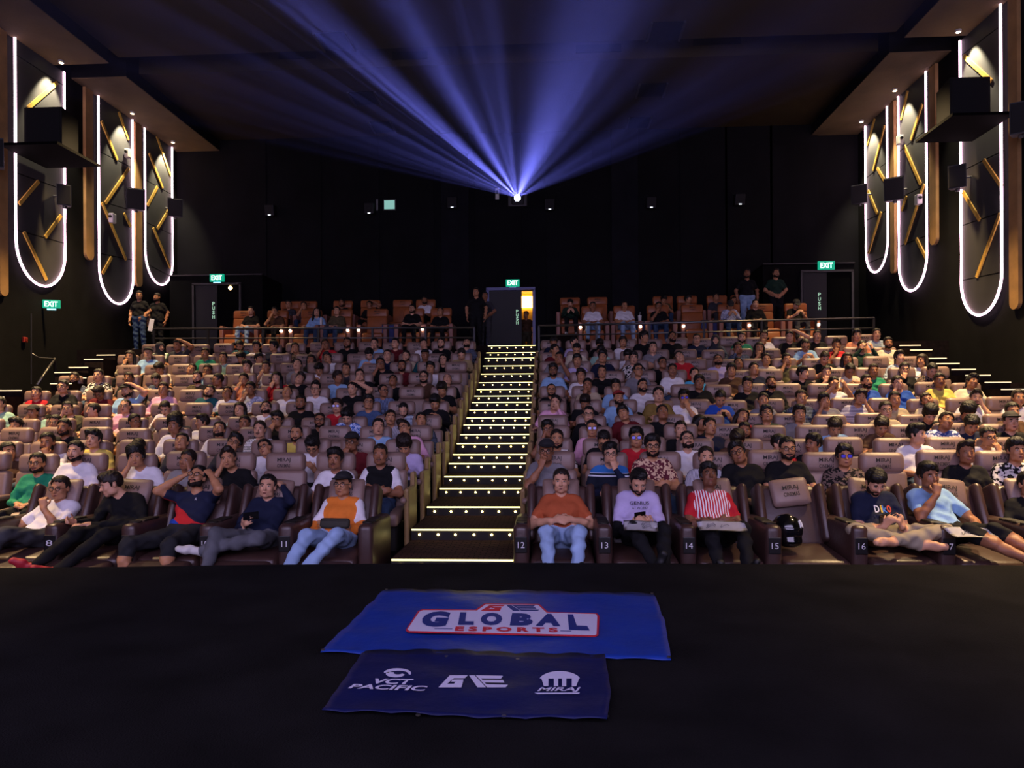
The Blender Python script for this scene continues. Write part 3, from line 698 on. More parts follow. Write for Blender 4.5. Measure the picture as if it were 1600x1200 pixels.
def figure(name, P, h=0.0115):
    """P: joint positions of one pose; builds the whole body as one surface"""
    allp = [P['hip'], P['chest'], P['neck'], P['head']] + [q for a in P['arms'] for q in a[:2]] + [q for l in P['legs'] for q in l[:2]]
    A = np.array([np.array(q, np.float32) for q in allp]); f = Field(A.min(0) - 0.34, A.max(0) + 0.34, h)
    hip, ch, nk = (np.array(P[q], np.float32) for q in ('hip', 'chest', 'neck')); hd = np.array(P['head'], np.float32)
    bulk = P.get('bulk', 1.0); tw = P.get('twist', 0.0); rx = V3(math.cos(tw), math.sin(tw), 0)
    mid = (hip * 0.55 + ch * 0.45)
    f.cap(hip - V3(.075, 0, 0), hip + V3(.075, 0, 0), 0.118 * bulk, None, 2, 0.05)
    f.cap(mid - rx * .055, mid + rx * .055, 0.102 * bulk, None, 1, 0.07); f.cap(ch - rx * .078, ch + rx * .078, 0.107 * bulk, None, 1, 0.07)
    up = nk - (nk - ch) * 0.22; f.cap(up - rx * .115, up + rx * .115, 0.056, None, 1, 0.07)
    back = hip + (mid - hip) * 0.5; f.cap(back - rx * .06, back + rx * .06, 0.112 * bulk, None, 1, 0.06)
    R = np.array(Euler(P['hrot'], 'XYZ').to_matrix(), np.float32)
    f.cap(nk - (nk - ch) * 0.15, hd + R @ V3(0, 0.02, -0.06), 0.056, 0.050, 0, 0.03)
    for i, (E, W, hd_, hn, curl) in enumerate(P['arms']):
        sd = -1 if i == 0 else 1
        E = np.array(E, np.float32); W = np.array(W, np.float32); S = up + rx * sd * (0.160 + 0.02 * (bulk - 1)) - V3(0, 0, 0.028)
        m_ = S + (E - S) * 0.62; f.cap(S, m_, 0.056, 0.054, 5, 0.05); f.cap(m_, E, 0.046, 0.042, 4, 0.012)
        f.cap(E, E + (W - E) * 0.45, 0.043, 0.040, 4, 0.02); f.cap(E + (W - E) * 0.45, W - (W - E) * 0.06, 0.040, 0.029, 4, 0.02); f.cap(W - (W - E) * 0.1, W, 0.026, 0.025, 0, 0.01)
        hand(f, W, np.array(hd_, np.float32), np.array(hn, np.float32), curl, -1 if i == 0 else 1)
    for i, (Kn, An, toe) in enumerate(P['legs']):
        sd = -1 if i == 0 else 1
        Kn = np.array(Kn, np.float32); An = np.array(An, np.float32); H = hip + V3(sd * 0.085, -0.02, 0)
        short = P.get('shorts', 0)
        f.cap(H, H + (Kn - H) * 0.5, 0.098 * bulk, 0.082, 2, 0.04); f.cap(H + (Kn - H) * 0.5, Kn, 0.082, 0.066, 2, 0.03)
        f.cap(Kn, Kn + (An - Kn) * 0.4, 0.066 if not short else 0.060, 0.060 if not short else 0.057, 0 if short else 2, 0.03); f.cap(Kn + (An - Kn) * 0.4, An, 0.060 if not short else 0.057, 0.050 if not short else 0.036, 0 if short else 2, 0.03)
        if short: f.cap(Kn, Kn + (An - Kn) * 0.16, 0.074, 0.074, 2, 0.02)
        t_ = nrm(toe); bare = P.get('bare', 0); dn = nrm(An - Kn)
        a0 = An + dn * 0.045 - t_ * 0.03; f.cap(a0, a0 + t_ * 0.13, 0.042, 0.040, 0 if bare else 3, 0.02); f.cap(a0 + t_ * 0.13, a0 + t_ * 0.20, 0.040, 0.032, 0 if bare else 3, 0.02)
        f.cap(An, a0, 0.038, 0.042, 0 if bare else 3, 0.02)
        if bare:
            sx = np.cross(t_, dn)
            for q in range(5): f.cap(a0 + t_ * 0.19 + sx * (q - 2) * 0.014, a0 + t_ * (0.225 - abs(q - 1) * 0.005) + sx * (q - 2) * 0.016, 0.0095, 0.0085, 0, 0.004)
    # soft folds in the clothes
    ax_ = [f.lo[i] + f.h * np.arange(f.n[i], dtype=np.float32) for i in range(3)]; X, Y, Z = np.meshgrid(*ax_, indexing='ij')
    wz = np.clip((nk[2] - 0.04 - Z) / 0.08, 0, 1) * 0.0042
    f.d += wz * (np.sin(X * 31 + Z * 44 + 2 * np.sin(Y * 23)) + 0.8 * np.sin(Z * 61 - X * 22 + 1.7 * np.sin(X * 35)))
    head(f, hd, R)
    me = f.mesh(name, 6)
    me['hm'] = [float(x) for row in (Matrix.Translation(Vector([float(x) for x in hd])) @ Euler(P['hrot'], 'XYZ').to_matrix().to_4x4()) for x in row]
    return me
def head_matrix(me):
    q = list(me['hm']); return Matrix([q[i * 4:i * 4 + 4] for i in range(4)])

# ------------------------------------------------------------------ hair, beards, glasses, caps in head coordinates
def shell(name, build, h=0.0075):
    f = Field((-0.21, -0.24, -0.34), (0.21, 0.24, 0.22), h); build(f); return f
def rough(f, amp, seed, sc=0.03):
    rs = np.random.RandomState(seed); n = f.n
    ax = [f.lo[i] + f.h * np.arange(n[i], dtype=np.float32) for i in range(3)]; X, Y, Z = np.meshgrid(*ax, indexing='ij'); s_ = 0
    for j in range(5):
        kx = rs.normal(size=3) / sc * (0.7 + 0.5 * j); ph = rs.uniform(0, 6.3); s_ = s_ + np.sin(X * kx[0] + Y * kx[1] + Z * kx[2] + ph) / (1 + 0.4 * j)
    f.d += (s_ * amp).astype(np.float32); return X, Y, Z
def hair_mesh(kind, seed):
    f = Field((-0.2, -0.22, -0.34), (0.2, 0.24, 0.26), 0.0065)
    side = dict(short=0.004, bushy=0.013, curly=0.022, buzz=0.003, long=0.014, quiff=0.005)[kind]; topv = dict(short=0.016, bushy=0.034, curly=0.046, buzz=0.004, long=0.016, quiff=0.026)[kind]
    f.ell((0, 0.016, 0.034), (0.078 + side, 0.094 + side, 0.085 + side), k=0)
    if kind != 'buzz': f.ell((0, 0.0, 0.062), (0.072 + side * .8, 0.088 + side * .5, 0.055 + topv), k=0.03)
    if kind == 'quiff': f.ell((0.018, -0.062, 0.125), (0.050, 0.042, 0.034), k=0.03)
    if kind == 'bushy': f.ell((-0.02, -0.060, 0.105), (0.060, 0.044, 0.036), k=0.03)
    if kind == 'curly': f.ell((0, 0.0, 0.115), (0.098, 0.100, 0.070), k=0.03)
    if kind == 'long':
        f.cap((-0.076, 0.035, 0.02), (-0.100, 0.02, -0.24), 0.036, 0.032, k=0.03); f.cap((0.076, 0.035, 0.02), (0.100, 0.02, -0.24), 0.036, 0.032, k=0.03); f.cap((0, 0.09, 0.0), (0, 0.11, -0.25), 0.06, 0.055, k=0.03)
    rs = np.random.RandomState(seed); X, Y, Z = rough(f, 0.0022 if kind in ('bushy', 'curly', 'quiff') else 0.0010, seed, 0.030 if kind != 'curly' else 0.02)
    top_ = np.clip((Z - 0.06) / 0.05, 0, 1)
    if kind in ('short', 'quiff', 'bushy'):                     # tufts combed to one side
        ph = rs.uniform(0, 6); f.d += top_ * 0.0055 * np.sin(X * 105 + Y * 150 + ph + 2.2 * np.sin(X * 45 + ph)) * np.sin(Y * 70 + Z * 60 + X * 30)
    if kind == 'curly': f.d += 0.006 * np.sin(X * 190 + seed) * np.sin(Y * 190) * np.sin(Z * 190)
    # hairline: high rounded forehead, receding temples, sideburns in front of the ears, free ears and nape
    jag = 0.006 * np.sin(X * 170 + seed) + 0.005 * np.sin(X * 63 + seed * 2)
    line = 0.084 - (X / 0.070) ** 2 * 0.030 + jag - (0.016 if kind in ('bushy', 'curly') else 0.0)
    front = np.clip((-0.030 - Y) / 0.012, 0, 1)
    ear = -0.020 + np.clip(Y - 0.000, 0, 1) * 0.2
    low = np.where(Y < -0.030, line, np.where(Y < 0.0, -0.022 + 0.0 * Y, np.where(Y < 0.03, 0.022, -0.03 - np.clip(Y - 0.03, 0, 1) * 0.55)))
    if kind == 'long': low = np.where(Y < -0.030, line, -9.0)
    f.d = np.maximum(f.d, (low - Z) * 0.6)
    return f.mesh('hair_' + kind)
def beard_mesh(full, seed):
    f = Field((-0.12, -0.16, -0.16), (0.12, 0.1, 0.1), 0.006)
    f.ell((0, -0.028, -0.032), (0.0638, 0.0662, 0.0805), k=0); f.ell((0, -0.067, -0.095), (0.030, 0.0245, 0.0235), k=0.025)
    for s_ in (-1, 1): f.ell((s_ * 0.048, -0.02, -0.073), (0.0222, 0.0422, 0.032), k=0.02)
    f.cap((-0.024, -0.090, -0.052), (0.024, -0.090, -0.052), 0.0095, k=0.005)
    X, Y, Z = rough(f, 0.0012, seed, 0.015)
    if full:
        f.d = np.maximum(f.d, Z + 0.048 - np.clip(np.abs(X) - 0.038, 0, 1) * 2.6)
        q = np.sqrt((X / 0.021) ** 2 + ((Y + 0.1) / 0.03) ** 2 + ((Z + 0.066) / 0.010) ** 2) - 1; f.d = np.maximum(f.d, -q * 0.01)
    else:
        f.d = np.maximum(f.d, Z + 0.046); f.d = np.maximum(f.d, -(Z + 0.057)); f.d = np.maximum(f.d, np.abs(X) - 0.030); f.d = np.maximum(f.d, Y + 0.05)
    f.d = np.maximum(f.d, Y - 0.0)
    return f.mesh('beard')
def glasses_mesh():
    b = B()
    for s_ in (-1, 1):
        pts = [(s_ * 0.033 + 0.025 * math.cos(a), -0.108 + 0.004 * abs(math.cos(a)), 0.004 + 0.019 * math.sin(a)) for a in [i * 2 * PI / 14 for i in range(14)]]
        b.tube(pts, 0.0030, 6, True); b.tube([(s_ * 0.058, -0.105, 0.008), (s_ * 0.078, -0.06, 0.008), (s_ * 0.082, 0.01, 0.004)], 0.0026, 5)
    b.tube([(-0.008, -0.110, 0.006), (0, -0.113, 0.008), (0.008, -0.110, 0.006)], 0.003, 5)
    return b.mesh(smooth=True)
def cap_mesh():
    f = Field((-0.14, -0.22, -0.02), (0.14, 0.16, 0.2), 0.007)
    f.ell((0, 0.014, 0.048), (0.096, 0.112, 0.096), k=0)
    ax = [f.lo[i] + f.h * np.arange(f.n[i], dtype=np.float32) for i in range(3)]; X, Y, Z = np.meshgrid(*ax, indexing='ij')
    f.d = np.maximum(f.d, -(Z - 0.062)); f.ell((0, -0.10, 0.068), (0.078, 0.085, 0.011), k=0.01)
    return f.mesh('cap')
def scarf_mesh():
    f = Field((-0.2, -0.2, -0.34), (0.2, 0.24, 0.24), 0.008)
    f.ell((0, 0.012, 0.03), (0.094, 0.112, 0.104), k=0); f.ell((0, 0.0, -0.10), (0.095, 0.10, 0.09), k=0.05); f.ell((0, 0.02, -0.21), (0.17, 0.13, 0.08), k=0.06)
    ax = [f.lo[i] + f.h * np.arange(f.n[i], dtype=np.float32) for i in range(3)]; X, Y, Z = np.meshgrid(*ax, indexing='ij')
    q = np.sqrt((X / 0.060) ** 2 + ((Y + 0.13) / 0.10) ** 2 + ((Z + 0.02) / 0.088) ** 2) - 1; f.d = np.maximum(f.d, -q * 0.06)
    return f.mesh('headscarf')
HAIR = {k: [hair_mesh(k, s_) for s_ in ((1, 5, 9) if k in ('short', 'bushy', 'quiff') else (2, 6))] for k in ('short', 'bushy', 'curly', 'buzz', 'long', 'quiff')}
BEARD = [beard_mesh(True, 3), beard_mesh(False, 4)]; GLASSES = glasses_mesh(); CAP = cap_mesh(); SCARF = scarf_mesh()
eye_b = B().ell((0, 0, 0), (0.0135, 0.009, 0.0058), 12, 8); nf = len(eye_b.bm.faces); eye_b.ell((0, -0.0050, 0), (0.0068, 0.0048, 0.0058), 10, 6)
for f_ in list(eye_b.bm.faces)[nf:]: f_.material_index = 1
EYE = eye_b.mesh(smooth=True); EYE.materials.append(plain('eye_white', '#a89f96', 0.3)); EYE.materials.append(plain('eye_dark', '#140c08', 0.25))
BROW = B().tube([(-0.019, 0.004, -0.004), (-0.006, -0.002, 0.0025), (0.008, -0.003, 0.002), (0.019, 0.0, -0.002)], 0.0042, 6).mesh(smooth=True)
LIPS = B().ell((0, 0, 0.004), (0.021, 0.006, 0.0045), 12, 6).ell((0, 0.001, -0.005), (0.018, 0.007, 0.0055), 12, 6).mesh(smooth=True)
LENS = B()
for s_ in (-1, 1): LENS.cyl((s_ * 0.033, -0.1075, 0.004), (s_ * 0.033, -0.1085, 0.004), 0.022, 0.022, 14)
LENS = LENS.mesh(); LENS.materials.append(plain('lens_glare', '#5a4fd8', 0.08, spec=1.0))  # bluish glare on the glasses put into the lens colour
PHONES = None
hairm = plain('black_hair', '#0d0a09', 0.55, spec=0.35, var=0.5, scale=45, bump=0.35, bscale=70); hairb = plain('dark_brown_hair', '#1c120d', 0.55, spec=0.35, var=0.5, scale=45, bump=0.35, bscale=70)
beardm = plain('black_beard', '#1d1411', 0.8, spec=0.2, var=0.4, scale=90); rimg = plain('spectacle_frame', '#0c0c0d', 0.3)
SKIN = [plain('skin_%s' % n_, c_, 0.5, spec=0.35, var=0.08, scale=18) for n_, c_ in (('light', '#c49273'), ('tan', '#b07c58'), ('brown', '#936244'), ('deep', '#704833'))]
LIPM = plain('lip', '#7d4238', 0.45)
# ------------------------------------------------------------------ poses (floor at z = 0, hips over the origin, facing -Y)
def seated(**kw):
    P = dict(hip=(0, -.02, .47), chest=(0, .10, .74), neck=(0, .15, .905), head=(0, .095, 1.055), hrot=(-0.06, 0, 0),
             arms=[ARM['lap'], mir(ARM['lap'])], legs=[((-.13, -.42, .50), (-.14, -.46, .11), (-.15, -1, 0)), ((.13, -.42, .50), (.14, -.46, .11), (.15, -1, 0))])
    P.update(kw); return P
def mir(a):
    f = lambda v: (-v[0], v[1], v[2]); return (f(a[0]), f(a[1]), f(a[2]), f(a[3]), a[4])
ARM = dict(   # given for the image-left arm: elbow, wrist, finger direction, palm normal, curl
    lap=((-.25, .02, .60), (-.09, -.17, .61), (.55, -.7, -.1), (.1, -.1, -1), .35),
    rest=((-.29, .06, .60), (-.27, -.19, .64), (.05, -1, -.15), (.1, 0, -1), .30),
    cross=((-.25, -.04, .62), (.03, -.155, .67), (1, -.12, .15), (.1, 1, -.2), .3),
    cross2=((-.25, -.06, .61), (.02, -.205, .645), (1, .10, .25), (.1, 1, -.1), .35),
    chin=((-.21, -.12, .66), (-.06, -.115, .875), (.25, .25, 1), (.25, .9, -.2), .95),
    cheek=((-.24, -.08, .68), (-.105, -.015, .93), (.1, .2, 1), (.9, .35, 0), .5),
    phone=((-.23, -.04, .63), (-.085, -.26, .72), (.5, -.35, .75), (.55, .75, .2), .6),
    top=((-.36, -.02, 1.03), (-.12, -.02, 1.17), (.9, .25, .2), (.2, .2, -1), .35),
    film=((-.24, -.12, .80), (-.10, -.20, 1.0), (.45, -.2, 1), (.6, .8, 0), .7),
    up=((-.30, -.03, .98), (-.17, .05, 1.15), (.6, .55, .3), (.5, .5, -.8), .3))
A_ = ARM
VAR = {
    0: seated(), 1: seated(hrot=(-0.42, 0, 0.05), head=(0, .125, 1.05)), 2: seated(arms=[A_['cross2'], mir(A_['cross'])]),
    3: seated(arms=[A_['chin'], mir(A_['lap'])], head=(-.01, .04, 1.04), hrot=(0.02, .06, -.05)), 4: seated(arms=[A_['phone'], mir(A_['phone'])], head=(0, .02, 1.02), neck=(0, .12, .90), hrot=(.62, 0, 0)),
    5: seated(hrot=(-.02, 0, .85)), 6: seated(head=(.06, .12, 1.03), neck=(.02, .15, .90), hrot=(-.25, .38, .15), arms=[A_['rest'], mir(A_['rest'])]),
    7: seated(arms=[A_['lap'], mir(A_['top'])], hrot=(.06, -.08, -.1)), 8: seated(arms=[A_['cheek'], mir(A_['rest'])], head=(-.045, .06, 1.04), hrot=(-.04, -.16, .15)),
    9: seated(arms=[A_['film'], mir(A_['film'])], hrot=(.05, 0, 0)), 10: seated(arms=[A_['rest'], mir(A_['lap'])], hrot=(-.16, .05, .3), bulk=1.08)}
BODY = {k: figure('person_%d' % k, P, 0.0125) for k, P in VAR.items()}

# ------------------------------------------------------------------ clothes
CLOTH = dict(white='#d9d6da', cream='#c9bfa6', beige='#a8987e', grey='#77757a', charcoal='#34343a', black='#0f0f12', navy='#161c33', blue='#20479f', lightblue='#86abd0', cyan='#4fb3d3',
             teal='#1d5257', green='#1f7a5a', mint='#8fb6a6', darkgreen='#1c3328', red='#b0202b', maroon='#5a161c', orange='#d7772c', rust='#a4512f', salmon='#d48a68', pink='#d9a3bd', lavender='#b4a8cf', yellow='#cdb95a', mustard='#7d6633', brown='#4a3324', olive='#4d4a33', khaki='#9a875f', purple='#4b3569')
WORDS = dict(lightblue='light blue', darkgreen='dark green')
PAT = dict(wcheck=('check', '#dcdce2', '#20222c', 95, 'white check'), dcheck=('check', '#15161c', '#6f7c94', 95, 'dark check'), bcheck=('check', '#23304d', '#8ea0c4', 90, 'blue check'), ocheck=('check', '#262219', '#7a6c4c', 90, 'olive check'), lcheck=('check', '#b9c8d6', '#3b4c66', 90, 'pale check'),
           wstripe=('vstripe', '#d8d6e0', '#26263a', 150, 'white striped'), nstripe=('vstripe', '#141d33', '#5a77a8', 170, 'navy striped'), hstripe=('hstripe', '#d6d2dc', '#4c4468', 110, 'white and purple striped'),
           floral=('print', '#17171b', '#cfcac4', 42, 'black and white floral'), mfloral=('print', '#5b2430', '#c9a98a', 48, 'maroon floral'), dfloral=('print', '#1b1716', '#6d5a50', 50, 'dark patterned'), camo=('print', '#6f6650', '#b8ad92', 30, 'beige patterned'), leaf=('print', '#dfe6d2', '#5f9a5a', 38, 'green leaf print'),
           bdot=('print', '#2f5aa8', '#b9c9e8', 70, 'blue dotted'), wfloral=('print', '#d5d2dc', '#3c4a86', 40, 'white and blue floral'), ggrey=('print', '#8d93ac', '#c4c6d8', 45, 'grey blue patterned'))
def cloth(c):
    if c in PAT: k, a, b_, s_, _ = PAT[c]; return patterned('cloth_' + c, k, a, b_, s_)
    return plain('cloth_' + c, CLOTH[c], 0.85, spec=0.2, var=0.10, scale=9, bump=0.5, bscale=11)
def cword(c): return PAT[c][4] if c in PAT else WORDS.get(c, c)
PANTS = [plain('trousers_' + n_, c_, 0.85, spec=0.2, var=0.12, scale=12) for n_, c_ in (('black', '#111114'), ('denim', '#31435f'), ('grey', '#3c3c40'), ('olive', '#3b382b'), ('pale_denim', '#8aa3c0'))]
SHOES = [plain('shoe_' + n_, c_, 0.6) for n_, c_ in (('black', '#101012'), ('white', '#c8c6c2'), ('brown', '#3c2a20'))]
phone_me = B().box((0, 0, 0), (0.075, 0.010, 0.15), 0.008).mesh(); phone_me.materials.append(plain('phone_black', '#0a0a0c', 0.25))

def dress(o, shirt, skin, pants, shoe, sleeve=None, upper=None):
    """materials of one person, held by the object so that bodies can share a mesh"""
    me = o.data
    while len(me.materials) < 6: me.materials.append(None)
    for i, m_ in enumerate((skin, shirt, pants, shoe, sleeve or skin, upper or shirt)):
        o.material_slots[i].link = 'OBJECT'; o.material_slots[i].material = m_
def face(o, hm, hair='short', beard=0, glasses=0, cap=None, seed=0, capm=None, hairmat=None, scarf=None, brows=True, glare=0):
    rs = random.Random(seed); hm_ = hairmat or (hairb if rs.random() < .25 else hairm)
    def put(n_, me, m_, M=Matrix()):
        c_ = bpy.data.objects.new(n_, me); COL.objects.link(c_); c_.parent = o; c_.matrix_local = hm @ M
        if m_ is not None:
            if len(me.materials) == 0: me.materials.append(m_)
            c_.material_slots[0].link = 'OBJECT'; c_.material_slots[0].material = m_
        return c_
    for s_ in (-1, 1):
        put('eye', EYE, None, Matrix.Translation((s_ * 0.031, -0.0845, 0.006)))
        if brows: put('eyebrow', BROW, hm_, Matrix.Translation((s_ * 0.033, -0.0905, 0.0265)) @ Matrix.Diagonal((s_, 1, 1, 1)))
    if brows: put('lips', LIPS, LIPM, Matrix.Translation((0, -0.0955, -0.065)))
    if scarf: put('headscarf', SCARF, scarf)
    else:
        h_ = HAIR[hair]; put('hair', h_[seed % len(h_)], hm_)
    if cap: put('cap', CAP, capm or plain('cap_black', '#121217', 0.8))
    if beard: put('beard' if beard == 1 else 'moustache', BEARD[beard - 1], beardm)
    if glasses:
        g_ = put('glasses', GLASSES, rimg)
        if glare: 
            l_ = bpy.data.objects.new('lens', LENS); COL.objects.link(l_); l_.parent = g_

# ------------------------------------------------------------------ who sits where: picture x, head y, clothing, v = pose, flags
# flags: - mirrored pose, g glasses, G glasses with bluish glare, b beard, m moustache, k cap, c curly, u bushy, q quiff, l long hair, z cropped, f headscarf, L long sleeves, p phone
LEFT = {
 2: [(64, 722, 'green', 0, 'gbL'), (115, 708, 'white', 0, 'b'), (220, 712, 'white', 8, 'c'), (294, 718, 'grey', 8, '-L'), (357, 716, 'black', 8, 'q'), (525, 719, 'white', 2, 'mu'), (592, 711, 'black', 2, 'm')],
 3: [(20, 704, 'brown', 5, ''), (77, 695, 'white', 3, 'b-'), (151, 691, 'yellow', 0, 'u'), (222, 696, 'black', 4, ''), (290, 692, 'charcoal', 1, ''), (371, 695, 'charcoal', 6, 'gu'), (419, 697, 'white', 6, 'g-'), (490, 700, 'white', 4, 'gu'), (547, 691, 'maroon', 3, 'kg'), (634, 695, 'lavender', 4, 'cL')],
 4: [(106, 672, 'black', 0, 'b'), (275, 668, 'white', 0, 'cL'), (349, 673, 'white', 1, 'b'), (412, 674, 'wcheck', 0, 'mL'), (467, 680, 'yellow', 0, 'bz'), (594, 670, 'lightblue', 10, 'L'), (627, 668, 'pink', 6, '-gqL')],
 5: [(23, 664, 'brown', 0, 'u'), (86, 661, 'dcheck', 3, 'g'), (216, 661, 'black', 5, 'g'), (281, 656, 'charcoal', 4, 'u'), (317, 657, 'white', 5, '-u'), (386, 660, 'salmon', 0, ''), (434, 657, 'black', 3, 'gu'), (503, 655, 'black', 10, 'gb'), (540, 652, 'bdot', 4, 'uL'), (611, 652, 'wstripe', 10, 'm'), (655, 656, 'dcheck', 10, 'L')],
 6: [(4, 634, 'mint', 0, ''), (56, 643, 'mint', 3, 'k'), (114, 638, 'olive', 8, 'g'), (147, 640, 'black', 5, '-'), (196, 637, 'pink', 0, 'zg'), (261, 636, 'white', 4, 'L'), (380, 640, 'lightblue', 0, 'l'), (418, 635, 'white', 1, 'gb'), (473, 633, 'black', 0, 'b'), (531, 634, 'red', 0, 'Gu'), (578, 631, 'nstripe', 10, 'guL'), (632, 637, 'lcheck', 4, 'zb'), (680, 630, 'black', 4, 'uLp')],
 7: [(60, 612, 'red', 0, ''), (98, 608, 'black', 2, 'g'), (157, 613, 'maroon', 4, 'guL'), (199, 614, 'lightblue', 7, 'kb'), (260, 611, 'pink', 0, 'L'), (325, 612, 'teal', 6, 'bL'), (360, 612, 'white', 1, 'g-'), (390, 611, 'ggrey', 3, ''), (451, 613, 'white', 1, 'z'), (494, 611, 'white', 0, 'gqL'), (554, 607, 'black', 7, ''), (602, 609, 'bcheck', 5, 'gzL'), (690, 611, 'black', 4, 'u')],
 8: [(121, 589, 'dcheck', 0, 'gb'), (156, 589, 'floral', 0, ''), (205, 589, 'black', 0, 'm'), (245, 593, 'dcheck', 4, 'L'), (312, 593, 'ocheck', 0, 'bL'), (344, 594, 'brown', 5, 'g-'), (382, 593, 'salmon', 3, 'L'), (442, 594, 'red', 3, 'lL'), (467, 591, 'black', 6, 'uL'), (533, 588, 'lightblue', 5, 'u'), (564, 586, 'black', 8, ''), (616, 593, 'black', 1, 'L'), (665, 589, 'brown', 0, 'gb'), (698, 593, 'black', 1, 'z')],
 9: [(253, 576, 'cream', 4, 'u'), (308, 575, 'black', 6, 'L'), (325, 580, 'lightblue', 3, 'gL'), (390, 575, 'olive', 0, 'u'), (418, 573, 'white', 3, ''), (469, 572, 'grey', 1, ''), (500, 578, 'white', 4, 'u'), (542, 576, 'charcoal', 0, ''), (601, 571, 'black', 8, 'g'), (630, 571, 'maroon', 0, 'b'), (674, 573, 'white', 0, 'u')],
 10: [(211, 560, 'camo', 3, 'lL'), (230, 555, 'lightblue', 10, 'kL'), (333, 553, 'green', 0, 'L'), (373, 557, 'mint', 0, ''), (392, 560, 'black', 4, 'u'), (409, 559, 'white', 5, 'u'), (490, 564, 'black', 0, 'l'), (512, 559, 'white', 6, '-u'), (577, 555, 'lightblue', 4, 'u'), (609, 557, 'navy', 0, ''), (637, 555, 'beige', 3, 'b'), (684, 555, 'teal', 0, 'k'), (707, 561, 'black', 0, 'l'), (722, 556, 'khaki', 4, 'L')],
 11: [(255, 542, 'leaf', 5, 'f'), (280, 542, 'charcoal', 7, ''), (373, 539, 'teal', 4, 'b'), (404, 541, 'white', 0, 'uL'), (431, 541, 'navy', 5, '-uL'), (464, 543, 'dfloral', 8, 'L'), (512, 537, 'red', 8, ''), (546, 538, 'black', 0, 'b'), (589, 538, 'lightblue', 3, 'L'), (620, 537, 'maroon', 10, '-'), (666, 538, 'white', 3, '-'), (689, 537, 'black', 0, 'b'), (730, 535, 'dcheck', 1, 'bL')]}
